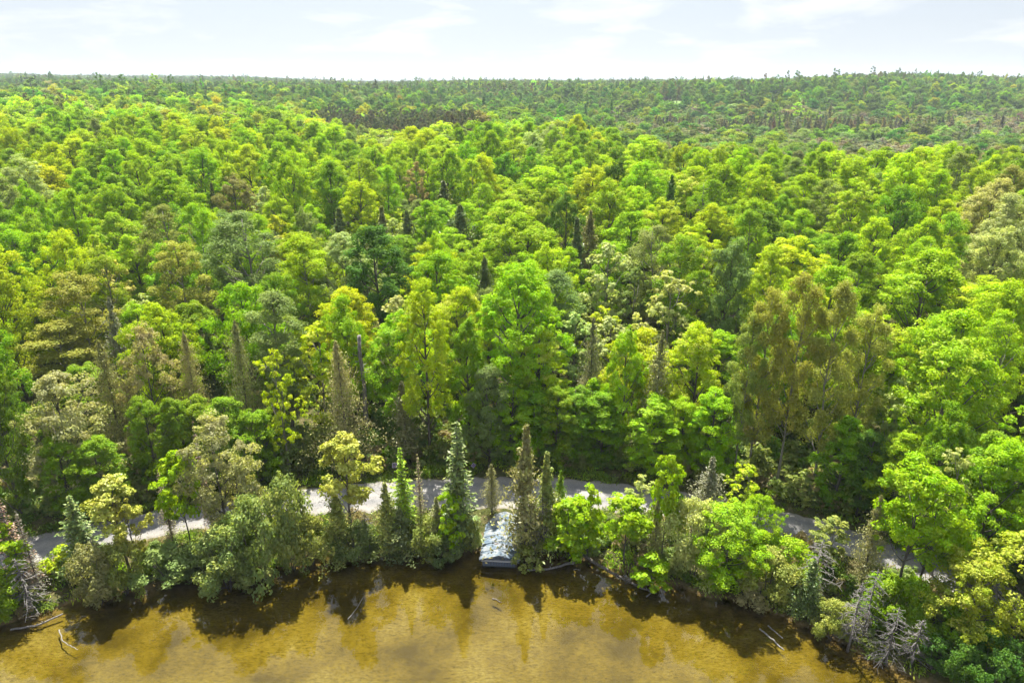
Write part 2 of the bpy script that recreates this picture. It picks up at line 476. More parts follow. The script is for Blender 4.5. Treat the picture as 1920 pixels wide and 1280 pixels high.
def make_broadleaf(name, seed, H=19., Rc=5., cb=0.28, lobes=16, cl=9, rc=0.8, per=75, leaf=0.2, flat=0.6, lobe_r=0.42, bark=None,
                   top=1.0, low=0.5, stems=1, mat=None, r0=None, rnd=0.7, open_=0.0):
    rnd *= 0.8
    g = np.random.default_rng(seed)
    mb = MB()
    r0 = r0 or H * 0.0125
    trunks = []
    for s_ in range(stems):
        pts, rad = grow_trunk(H * 0.92, r0 * (1 if stems == 1 else 0.7), g, 0.05)
        if stems > 1:
            az = 2 * math.pi * s_ / stems + g.uniform(0, 1)
            lean = np.linspace(0, 1, len(pts))[:, None] ** 0.8 * Rc * 0.5
            pts = pts + lean * np.array([math.cos(az), math.sin(az), 0])
        pts[:, 2] += 0.0
        pts2 = pts.copy(); pts2[0, 2] = -0.5
        mb.tube(pts2, rad, 7)
        trunks.append(pts)
    L = []
    gold = 2.39996
    for i in range(lobes):
        s_ = (i + 0.5) / lobes                          # 0 at the crown's foot, 1 at its tip
        s_ = min(max(s_ + g.normal(0, 0.03), 0.02), 0.985)
        prof = (low + (1 - low) * math.sin(min(s_ / 0.42, 1) * math.pi / 2)) if s_ < 0.42 else math.cos((s_ - 0.42) / 0.58 * math.pi / 2) ** (0.62 * top)
        rr = Rc * prof * (1 - lobe_r * 0.72) * g.uniform(0.55, 1.16)
        az = i * gold + g.normal(0, 0.35)
        zc = H * (cb + (1 - cb) * (0.05 + 0.86 * s_))
        c = np.array([rr * math.cos(az), rr * math.sin(az), zc])
        lr = Rc * lobe_r * g.uniform(0.55, 1.3) * (0.72 + 0.28 * prof)
        L.append((c, lr))
    cents, rads, tones = [], [], []
    mid_z = H * (cb + (1 - cb) * 0.38)
    for c, lr in L:
        tr_ = trunks[int(g.integers(len(trunks)))]
        st = on_trunk(tr_, max(H * cb * 0.75, c[2] - 0.9 * np.hypot(c[0], c[1]) - 0.8))
        mid = (st + c) / 2 + np.array([0, 0, -0.08 * np.linalg.norm(c - st)]) + g.normal(0, 0.15, 3)
        mb.tube([st, mid, c], [r0 * 0.38, r0 * 0.26, r0 * 0.12], 5)
        tl = g.uniform(0, 1)
        for k in range(cl):
            d = unit(g.normal(size=3) + np.array([c[0], c[1], 0]) / (Rc + 1e-6) * 0.9 + np.array([0, 0, 0.5]))
            p_ = c + d * lr * np.array([1, 1, 0.85]) * g.uniform(0.5, 1.28)
            cents.append(p_); rads.append(rc * g.uniform(0.5, 1.3)); tones.append(0.5 * tl + 0.5 * g.uniform())
            if k % 2 == 0:
                mb.tube([c, (c + p_) / 2 + g.normal(0, 0.08, 3), p_], [r0 * 0.13, r0 * 0.09, r0 * 0.05], 3)
    V, tone = clump_leaves(np.array(cents), np.array(rads), per, leaf, flat, g, rnd=rnd, tone0=np.array(tones), cdir=unit((np.array(cents) - np.array([0, 0, mid_z])) / np.array([Rc, Rc, H * (1 - cb) * 0.6])))
    if open_:
        keep = g.uniform(0, 1, len(V)) > open_
        V, tone = V[keep], tone[keep]
    tm = mb.mesh(name + '_trunk', bark or M_BARK, True)
    cm = quad_mesh(name + '_crown', V, tone, mat or M_LEAF)
    return tm, cm, H, Rc

def make_cedar(name, seed, H=14., Rc=1.9, cb=0.06, n_=300, per=24, leaf=0.14, power=0.85, bark=None, thin=0.0):
    """narrow conifer of soft upright sprays"""
    g = np.random.default_rng(seed)
    mb = MB()
    pts, rad = grow_trunk(H * 0.98, H * 0.0115, g, 0.02)
    pts2 = pts.copy(); pts2[0, 2] = -0.4
    mb.tube(pts2, rad, 6)
    s = g.uniform(0, 1, n_) ** 1.15
    az = g.uniform(0, 2 * math.pi, n_)
    lump = (1 + 0.25 * np.sin(az * 3 + s * 9 + seed) + 0.2 * np.sin(az * 5 - s * 23)) * g.choice([0.55, 0.9, 1.45], n_, p=[.35, .4, .25])
    r = Rc * np.clip(np.minimum((1 - s) ** power, 0.55 + s * 3.0), 0, 1) * lump * np.sqrt(g.uniform(0.35, 1.0, n_))
    z = H * (cb + (1 - cb) * s) - r * 0.12
    ax = np.interp(z, pts[:, 2], pts[:, 0]); ay = np.interp(z, pts[:, 2], pts[:, 1])
    cen = np.column_stack([ax + r * np.cos(az), ay + r * np.sin(az), z])
    for i in range(0, n_, 4):
        a_ = on_trunk(pts, max(0.3, z[i] - 0.25 * r[i]))
        mb.tube([a_, cen[i]], [H * 0.0018, H * 0.0008], 3)
    k = per
    C = np.repeat(cen, k, 0)
    out = np.repeat(np.column_stack([np.cos(az), np.sin(az), np.zeros(n_)]), k, 0)
    d = g.normal(size=C.shape) * np.array([0.2, 0.2, 0.3])
    reach = g.uniform(-0.6, 0.6, (len(C), 1)) * np.repeat(r, k)[:, None] * 0.9
    d = d * np.clip(np.repeat(r, k)[:, None] / 0.7, 0.3, 1)
    P = C + d + out * reach - np.array([0, 0, 0.25]) * reach
    N = unit(out * 0.8 + np.array([0, 0, 0.35]) + g.normal(size=C.shape) * 0.65)
    T = np.array([0, 0, 1.0]) + out * 0.5 + g.normal(size=C.shape) * 0.35
    sz = leaf * g.uniform(0.6, 1.35, len(C))
    V = leaves_from(P, N, sz * 1.25, sz * 0.5, g, 0.15, T)
    ct = np.repeat(g.uniform(0, 1, n_), k)
    tone = np.stack([np.clip(0.5 * ct + 0.5 * g.uniform(0, 1, len(C)), 0, 1), g.uniform(0, 1, len(C)), np.repeat((g.uniform(0, 1, n_) > 0.6) * 1.0, k)], 1)
    if thin:
        keep = g.uniform(0, 1, len(V)) > thin
        V, tone = V[keep], tone[keep]
    return mb.mesh(name + '_trunk', bark or M_BARK, True), quad_mesh(name + '_crown', V, tone, M_NEEDLE), H, Rc

def make_spruce(name, seed, H=12., Rc=2., cb=0.08, tiers=24, per=7, needle=0.16, power=0.85, bark=None, thin=0.0, droop=0.18):
    """conical conifer with whorls of flat drooping boughs"""
    g = np.random.default_rng(seed)
    mb = MB()
    pts, rad = grow_trunk(H, H * 0.011, g, 0.008)
    pts2 = pts.copy(); pts2[0, 2] = -0.4
    mb.tube(pts2, rad, 6)
    Cs, Ns, Ts, Ss, tn = [], [], [], [], []
    for i in range(tiers):
        s_ = i / (tiers - 1)
        z = H * (cb + (1 - cb) * s_ * 0.985)
        Lb = Rc * (1 - s_) ** power * g.uniform(0.82, 1.15) + 0.08
        nb = max(4, int(per + 3 * (1 - s_)))
        a0 = g.uniform(0, 6.28)
        for b in range(nb):
            az = a0 + 2 * math.pi * b / nb + g.normal(0, 0.2)
            Lq = Lb * g.uniform(0.5, 1.3)
            o_ = np.array([math.cos(az), math.sin(az), 0])
            st = on_trunk(pts, z)
            en = st + o_ * Lq + np.array([0, 0, (-droop + 0.45 * s_) * Lq])
            mb.tube([st, en], [0.028, 0.01], 3)
            m_ = max(3, int(Lq / 0.085))
            q = (np.arange(m_) + g.uniform(0, 1, m_)) / m_
            for side in (-1, 1):
                wv = 0.32 * Lq * (1 - q * 0.85) * side * g.uniform(0.25, 1, m_)
                tang = np.array([-o_[1], o_[0], 0])
                P = st + (en - st) * q[:, None] + tang * wv[:, None] + g.normal(0, 0.05, (m_, 3))
                P[:, 2] -= np.abs(wv) * 0.25
                Cs.append(P)
                Ns.append(unit(np.array([0, 0, 1.0]) + o_ * 0.4 + g.normal(0, 0.4, (m_, 3))))
                Ts.append(o_ * 0.9 + tang * side * 0.7 + g.normal(0, 0.3, (m_, 3)))
                tn.append(np.full(m_, g.uniform()))
    C = np.concatenate(Cs); N = np.concatenate(Ns); T = np.concatenate(Ts); tt = np.concatenate(tn)
    sz = needle * g.uniform(0.7, 1.3, len(C)) * (Rc / 2) ** 0.3
    V = leaves_from(C, N, sz, sz * 0.42, g, 0.05, T)
    tone = np.stack([0.5 * tt + 0.5 * g.uniform(0, 1, len(C)), g.uniform(0, 1, len(C)), (g.uniform(0, 1, len(C)) > 0.5) * 1.0], 1)
    if thin:
        keep = g.uniform(0, 1, len(V)) > thin
        V, tone = V[keep], tone[keep]
    return mb.mesh(name + '_trunk', bark or M_BARK, True), quad_mesh(name + '_crown', V, tone, M_NEEDLE), H, Rc

def make_dead(name, seed, H=9., Rc=1.6, n_=70, bark=None, low=0.15, broken=False, upright=False):
    """bare conifer skeleton: trunk mesh and a mesh of dead branches"""
    g = np.random.default_rng(seed)
    mt, mbr = MB(), MB()
    pts, rad = grow_trunk(H, H * 0.013, g, 0.02)
    if broken:
        rad = np.maximum(rad, H * 0.007)
    pts2 = pts.copy(); pts2[0, 2] = -0.4
    mt.tube(pts2, np.maximum(rad, 0.03), 6)
    for i in range(n_):
        s_ = g.uniform(low, 0.99)
        z = H * s_
        Lq = Rc * ((1 - s_) ** 0.6 * 0.9 + 0.12) * g.uniform(0.45, 1.15)
        az = g.uniform(0, 6.28)
        o_ = np.array([math.cos(az), math.sin(az), 0])
        st = on_trunk(pts, z)
        dr = g.uniform(0.1, 0.65) if upright else -g.uniform(0.05, 0.75)
        m1 = st + o_ * Lq * 0.5 + np.array([0, 0, dr * Lq * 0.25])
        en = st + o_ * Lq + np.array([0, 0, dr * Lq]) + g.normal(0, 0.06, 3)
        mbr.tube([st, m1, en], [0.034, 0.026, 0.014], 3)
        for k in range(3):
            q = g.uniform(0.35, 0.95)
            b0 = m1 + (en - m1) * (q - 0.35) / 0.65
            tw = unit(np.array([-o_[1], o_[0], 0]) * g.choice([-1, 1]) + o_ * 0.7 + np.array([0, 0, dr]) + g.normal(0, 0.3, 3))
            mbr.tube([b0, b0 + tw * Lq * g.uniform(0.2, 0.45)], [0.018, 0.009], 3)
    return mt.mesh(name + '_trunk', bark or M_DEAD, True), mbr.mesh(name + '_branches', bark or M_DEAD, False), H, Rc

# ------------------------------------------------------------------ object helpers
def link(o, parent=None):
    COL.objects.link(o)
    if parent is not None:
        o.parent = parent
    return o
def tag(o, label=None, cat=None, group=None, kind=None):
    if label: o['label'] = label
    if cat: o['category'] = cat
    if group: o['group'] = group
    if kind: o['kind'] = kind
    return o
def obj(name, me, parent=None):
    return link(bpy.data.objects.new(name, me), parent)
def empty(name, loc, rz=0.0):
    e = bpy.data.objects.new(name, None)
    e.empty_display_size = 0.3
    e.location = loc
    e.rotation_euler = (0, 0, rz)
    return link(e)

# ------------------------------------------------------------------ ground, lake, road
def spread(a, b, first, growth):
    out, s = [a], first
    while abs(out[-1] - a) < abs(b - a):
        out.append(out[-1] + math.copysign(s, b - a)); s *= growth
    return out[1:]
gx = np.array(sorted(spread(-84, -4200, 1.5, 1.2)) + list(np.arange(-84, 84.1, 0.75)) + spread(84, 4200, 1.5, 1.2))
gy = np.array(sorted(spread(34, -900, 2.0, 1.35)) + list(np.arange(34, 96, 0.6)) + spread(95.6, 4600, 1.2, 1.055))
GX, GY = np.meshgrid(gx, gy)
GZ = terrain(GX, GY)
nx, ny = len(gx), len(gy)
me = bpy.data.meshes.new('ground')
idx = np.arange(nx * ny).reshape(ny, nx)
quads = np.stack([idx[:-1, :-1], idx[:-1, 1:], idx[1:, 1:], idx[1:, :-1]], -1).reshape(-1, 4)
me.from_pydata(np.column_stack([GX.ravel(), GY.ravel(), GZ.ravel()]).tolist(), [], quads.tolist())
me.polygons.foreach_set('use_smooth', [True] * len(me.polygons))
me.materials.append(M_GROUND)
tag(obj('ground', me), 'wooded shore ground with leaf litter and shallow lake bed', kind='structure')

# the water ends on the bank: a sheet at z = 0 that the shore rises through
wx = np.arange(-130, 130.1, 1.0)
rows = [f_shore(wx) + 2.0, np.full_like(wx, 30.0), np.full_like(wx, -60.0), np.full_like(wx, -600.0)]
vs = np.concatenate([np.column_stack([wx, r_, np.zeros_like(wx)]) for r_ in rows])
k = len(wx)
fs = [(r_ * k + i, (r_ + 1) * k + i, (r_ + 1) * k + i + 1, r_ * k + i + 1) for r_ in range(3) for i in range(k - 1)]
me = bpy.data.meshes.new('lake'); me.from_pydata(vs.tolist(), [], fs); me.materials.append(M_WATER)
tag(obj('lake', me), 'shallow golden brown lake water with reflections', kind='structure')

sx_ = np.arange(-125, 125.1, 0.6)
prof = np.linspace(-1, 1, 13)
edge = 0.28 * np.sin(sx_ * 1.7) * np.sin(sx_ * 0.53) + 0.15 * np.sin(sx_ * 4.1)
V, A = [], []
for q in prof:
    hw = f_roadw(sx_) + (edge if q > 0 else np.roll(edge, 37))
    # perpendicular offset from the centre line
    sl = np.gradient(f_road(sx_), sx_)
    nxv, nyv = -sl / np.hypot(1, sl), 1 / np.hypot(1, sl)
    X = sx_ + nxv * q * hw; Y = f_road(sx_) + nyv * q * hw
    Z = ROAD_Z + 0.10 * (1 - q * q) - 0.14 * abs(q) ** 8 - 0.03 * np.exp(-((abs(q) - 0.35) / 0.12) ** 2) + 0.012 * np.sin(sx_ * 3.1 + q * 5)
    V.append(np.column_stack([X, Y, Z])); A.append(np.full(len(sx_), (q + 1) / 2))
k = len(sx_)
fs = [(r_ * k + i, r_ * k + i + 1, (r_ + 1) * k + i + 1, (r_ + 1) * k + i) for r_ in range(len(prof) - 1) for i in range(k - 1)]
me = bpy.data.meshes.new('gravel_road'); me.from_pydata(np.concatenate(V).tolist(), [], fs)
a = me.attributes.new('across', 'FLOAT', 'POINT'); a.data.foreach_set('value', np.concatenate(A).astype(np.float32))
me.polygons.foreach_set('use_smooth', [True] * len(me.polygons))
me.materials.append(M_GRAVEL)
tag(obj('gravel_road', me), 'pale grey gravel road winding between shore trees and forest', kind='structure')

# far fields
def drape(name, t0, t1, y0, y1, mat, label):
    ts = np.linspace(t0, t1, 24); ys = np.linspace(y0, y1, 12)
    vs = [(t_ * y_, y_, tz(t_ * y_, y_) + 0.5) for y_ in ys for t_ in ts]
    fs = [(j * 24 + i, j * 24 + i + 1, (j + 1) * 24 + i + 1, (j + 1) * 24 + i) for j in range(11) for i in range(23)]
    me = bpy.data.meshes.new(name); me.from_pydata(vs, [], fs); me.materials.append(mat)
    tag(obj(name, me), label, kind='structure')
M_FIELD = noise_mat('meadow', (0.09, 0.17, 0.03), (0.16, 0.25, 0.06), 0.02, coord='Object')
M_REED = noise_mat('dry_clearing', (0.22, 0.2, 0.13), (0.36, 0.33, 0.24), 0.08, coord='Object')
FIELDS = [(0.30, 0.43, 655, 700), (-0.135, -0.095, 520, 600), (0.205, 0.24, 610, 700)]
CLEAR = [(0.355, 0.43, 425, 478)]
drape('field', *FIELDS[0], M_FIELD, 'far pale green meadow in front of the wooded ridge')
drape('field', *FIELDS[1], M_FIELD, 'small far meadow behind the dark pine stand')
drape('field', *FIELDS[2], M_FIELD, 'narrow far meadow between dark trees')
drape('clearing', *CLEAR[0], M_REED, 'pale dry clearing among brown trees in the valley')

# ------------------------------------------------------------------ tree prototypes
PROTO = {
 'maple': [make_broadleaf('maple%d' % i, 100 + i, H=[18, 20, 17, 19, 21][i], Rc=[5.2, 5, 4.6, 5.6, 5][i], cb=[.14, .2, .12, .18, .22][i],
            lobes=[32, 30, 28, 34, 30][i], cl=15, rc=[.68, .62, .62, .7, .62][i], per=88, leaf=[.115, .11, .11, .12, .11][i], flat=.66, lobe_r=[.32, .34, .36, .3, .33][i], top=1.0) for i in range(5)],
 'broad': [make_broadleaf('broad%d' % i, 200 + i, H=[17, 19, 16, 18][i], Rc=[4.4, 4.0, 4.6, 4.2][i], cb=[.12, .16, .12, .15][i],
            lobes=[28, 30, 28, 29][i], cl=15, rc=.58, per=84, leaf=.1, flat=.9, lobe_r=.33, rnd=.85, top=1.05) for i in range(4)],
 'edge': [make_broadleaf('edge%d' % i, 250 + i, H=[19, 18, 20][i], Rc=[3.2, 3.5, 3.0][i], cb=[.05, .08, .06][i],
            lobes=[36, 34, 38][i], cl=13, rc=.56, per=78, leaf=.102, flat=.85, lobe_r=.36, rnd=.85, top=.95, low=.75) for i in range(3)],
 'poplar': [make_broadleaf('poplar%d' % i, 300 + i, H=[23, 22, 24][i], Rc=[3.0, 3.3, 2.9][i], cb=[.22, .26, .22][i],
            lobes=[34, 32, 36][i], cl=10, rc=.64, per=78, leaf=.092, flat=1.0, lobe_r=.3, bark=M_PALEBARK, rnd=1.0, top=.8, low=.6, r0=.17) for i in range(3)],
 'open': [make_broadleaf('open%d' % i, 400 + i, H=[14, 15, 13][i], Rc=[3.2, 3.6, 3.0][i], cb=.2, lobes=13, cl=10, rc=.5, per=26, leaf=.2, flat=.45, lobe_r=.42,
            bark=M_PALEBARK) for i in range(3)],
 'cedar': [make_cedar('cedar%d' % i, 500 + i, H=[14, 13, 15, 12][i], Rc=[1.9, 2.1, 1.7, 2.3][i], power=[1.0, .85, 1.15, .8][i]) for i in range(4)],
 'thincedar': [make_cedar('thincedar%d' % i, 540 + i, H=[14, 15, 13][i], Rc=[2.0, 1.8, 2.2][i], power=.9, thin=.3, cb=.14, leaf=.11) for i in range(3)],
 'widecedar': [make_cedar('widecedar%d' % i, 560 + i, H=[16, 15][i], Rc=[3.6, 3.9][i], n_=760, per=26, power=[.95, .85][i], thin=.42, cb=.1, leaf=.095) for i in range(2)],
 'spruce': [make_spruce('spruce%d' % i, 600 + i, H=[12, 13, 11][i], Rc=[1.9, 1.8, 1.5][i], power=[.85, .95, .9][i]) for i in range(3)],
 'pine': [make_broadleaf('pine%d' % i, 700 + i, H=[12, 13, 11][i], Rc=[2.6, 2.4, 2.8][i], cb=[.45, .36, .3][i], lobes=12, cl=9, rc=.5, per=48, leaf=.15, flat=.55,
            lobe_r=.36, low=.7, rnd=.8, mat=M_NEEDLE, r0=.13) for i in range(3)],
 'bare': [make_broadleaf('bare%d' % i, 740 + i, H=[15, 13][i], Rc=[3.4, 3.0][i], cb=[.4, .34][i], lobes=20, cl=10, rc=.6, per=60, leaf=.14, flat=.65, lobe_r=.34, low=.7, r0=.14) for i in range(2)],
 'feather': [make_broadleaf('feather%d' % i, 760 + i, H=[12, 11, 13][i], Rc=[4.0, 4.4, 3.8][i], cb=[.12, .16, .2][i], lobes=[22, 20, 18][i], cl=11, rc=.6, per=60, leaf=.115, flat=.6,
            lobe_r=.32, low=.75, rnd=.8, r0=.15) for i in range(3)],
 'willow': [make_broadleaf('willow%d' % i, 800 + i, H=[5.5, 6, 5][i], Rc=[2.8, 2.6, 3.0][i], cb=.1, lobes=14, cl=10, rc=.55, per=52, leaf=.12, flat=.8, lobe_r=.38, stems=3, r0=.08, rnd=.9) for i in range(3)],
 'sapling': [make_broadleaf('sapling%d' % i, 900 + i, H=[7, 8, 6.5][i], Rc=[1.7, 1.9, 2.1][i], cb=[.2, .35, .15][i], lobes=11, cl=8, rc=.45, per=36, leaf=.17, flat=.5, lobe_r=.42, r0=.07) for i in range(3)],
 'shrub': [make_broadleaf('shrub%d' % i, 950 + i, H=[2.6, 2.2, 3.0][i], Rc=[1.7, 1.9, 1.6][i], cb=.08, lobes=9, cl=7, rc=.4, per=34, leaf=.13, flat=.7, lobe_r=.42, stems=3, r0=.04) for i in range(3)],
 'dead': [make_dead('dead%d' % i, 1000 + i, H=[8, 9, 7][i], Rc=[1.7, 1.5, 1.9][i], n_=[85, 70, 80][i]) for i in range(3)],
 'deadtop': [make_dead('deadtop', 1010, H=14, Rc=0.7, n_=16, low=.6, broken=True, upright=True)],
 'rustdead': [make_spruce('rustdead%d' % i, 1020 + i, H=11, Rc=1.3, thin=.72, needle=.14, bark=M_RUSTDEAD if i else M_DEAD, cb=.15) for i in range(2)],
}

# ------------------------------------------------------------------ leaf colours (albedo)
LIME = (0.41, 0.54, 0.010); BRIGHT = (0.295, 0.465, 0.009); GREEN = (0.21, 0.355, 0.013); DEEP = (0.12, 0.22, 0.02)
GREYG = (0.225, 0.31, 0.09); PALE = (0.43, 0.49, 0.18); YELLOW = (0.32, 0.40, 0.025); BRONZE = (0.32, 0.335, 0.06)
OLIVE = (0.26, 0.32, 0.07); CEDARC = (0.26, 0.27, 0.11); CEDARB = (0.36, 0.34, 0.17); DARKC = (0.14, 0.20, 0.06)
SPRUCE = (0.17, 0.25, 0.075); PINEY = (0.40, 0.42, 0.06); BROWN = (0.235, 0.24, 0.155); RUST = (0.34, 0.23, 0.15); UMBER = (0.26, 0.265, 0.10); PINK = (0.45, 0.36, 0.17); BLUEG = (0.10, 0.22, 0.03)
COLWORD = {LIME: 'lime green', BRIGHT: 'bright green', GREEN: 'mid green', DEEP: 'deep green', GREYG: 'grey green', PALE: 'pale green',
           YELLOW: 'yellow green', BRONZE: 'bronze', OLIVE: 'olive', CEDARC: 'olive grey', CEDARB: 'dull tan', DARKC: 'dark', SPRUCE: 'dark green', BROWN: 'brownish', RUST: 'rusty', BLUEG: 'bluish green'}

PLANTS = []          # (x, y, radius) of everything that stands
def plant(proto, var, x, y, h, rad, colr, alpha, name, cat, label, group=None, rz=None, lean=(0, 0), jitter=0.08):
    tm, cm, H0, R0 = PROTO[proto][var % len(PROTO[proto])]
    e = empty(name, (x, y, tz(x, y) - 0.05), rng.uniform(0, 6.283) if rz is None else rz)
    s = rad / R0
    e.scale = (s, s * rng.uniform(0.93, 1.07), h / H0)
    if lean != (0, 0):
        e.rotation_euler = (lean[0], lean[1], e.rotation_euler[2])
    obj('trunk', tm, e)
    c = obj('crown', cm, e)
    j = rng.normal(1, jitter, 3)
    c.color = (colr[0] * j[0] * (1 + 0.4 * (j[2] - 1)), colr[1] * (1 + 0.7 * (j[2] - 1)), colr[2] * j[1], alpha)
    tag(e, label, cat, group)
    PLANTS.append((x, y, rad))
    return e

CATEGORY = {'maple': 'tree', 'broad': 'tree', 'poplar': 'tree', 'open': 'tree', 'edge': 'tree', 'cedar': 'conifer', 'thincedar': 'conifer', 'widecedar': 'conifer', 'spruce': 'conifer', 'pine': 'conifer',
            'feather': 'tree', 'bare': 'tree', 'willow': 'shrub', 'sapling': 'sapling', 'shrub': 'shrub', 'dead': 'dead tree', 'deadtop': 'dead tree', 'rustdead': 'dead tree'}
NAME = {'maple': 'maple_tree', 'broad': 'broadleaf_tree', 'poplar': 'poplar_tree', 'edge': 'edge_tree', 'open': 'open_crowned_tree', 'cedar': 'cedar_tree', 'thincedar': 'thin_cedar_tree', 'widecedar': 'wide_cedar_tree', 'spruce': 'spruce_tree',
        'pine': 'pine_tree', 'feather': 'feathery_tree', 'bare': 'bare_trunked_tree', 'willow': 'leafy_shrub', 'sapling': 'sapling', 'shrub': 'shrub', 'dead': 'dead_tree', 'deadtop': 'broken_dead_tree', 'rustdead': 'dead_conifer'}

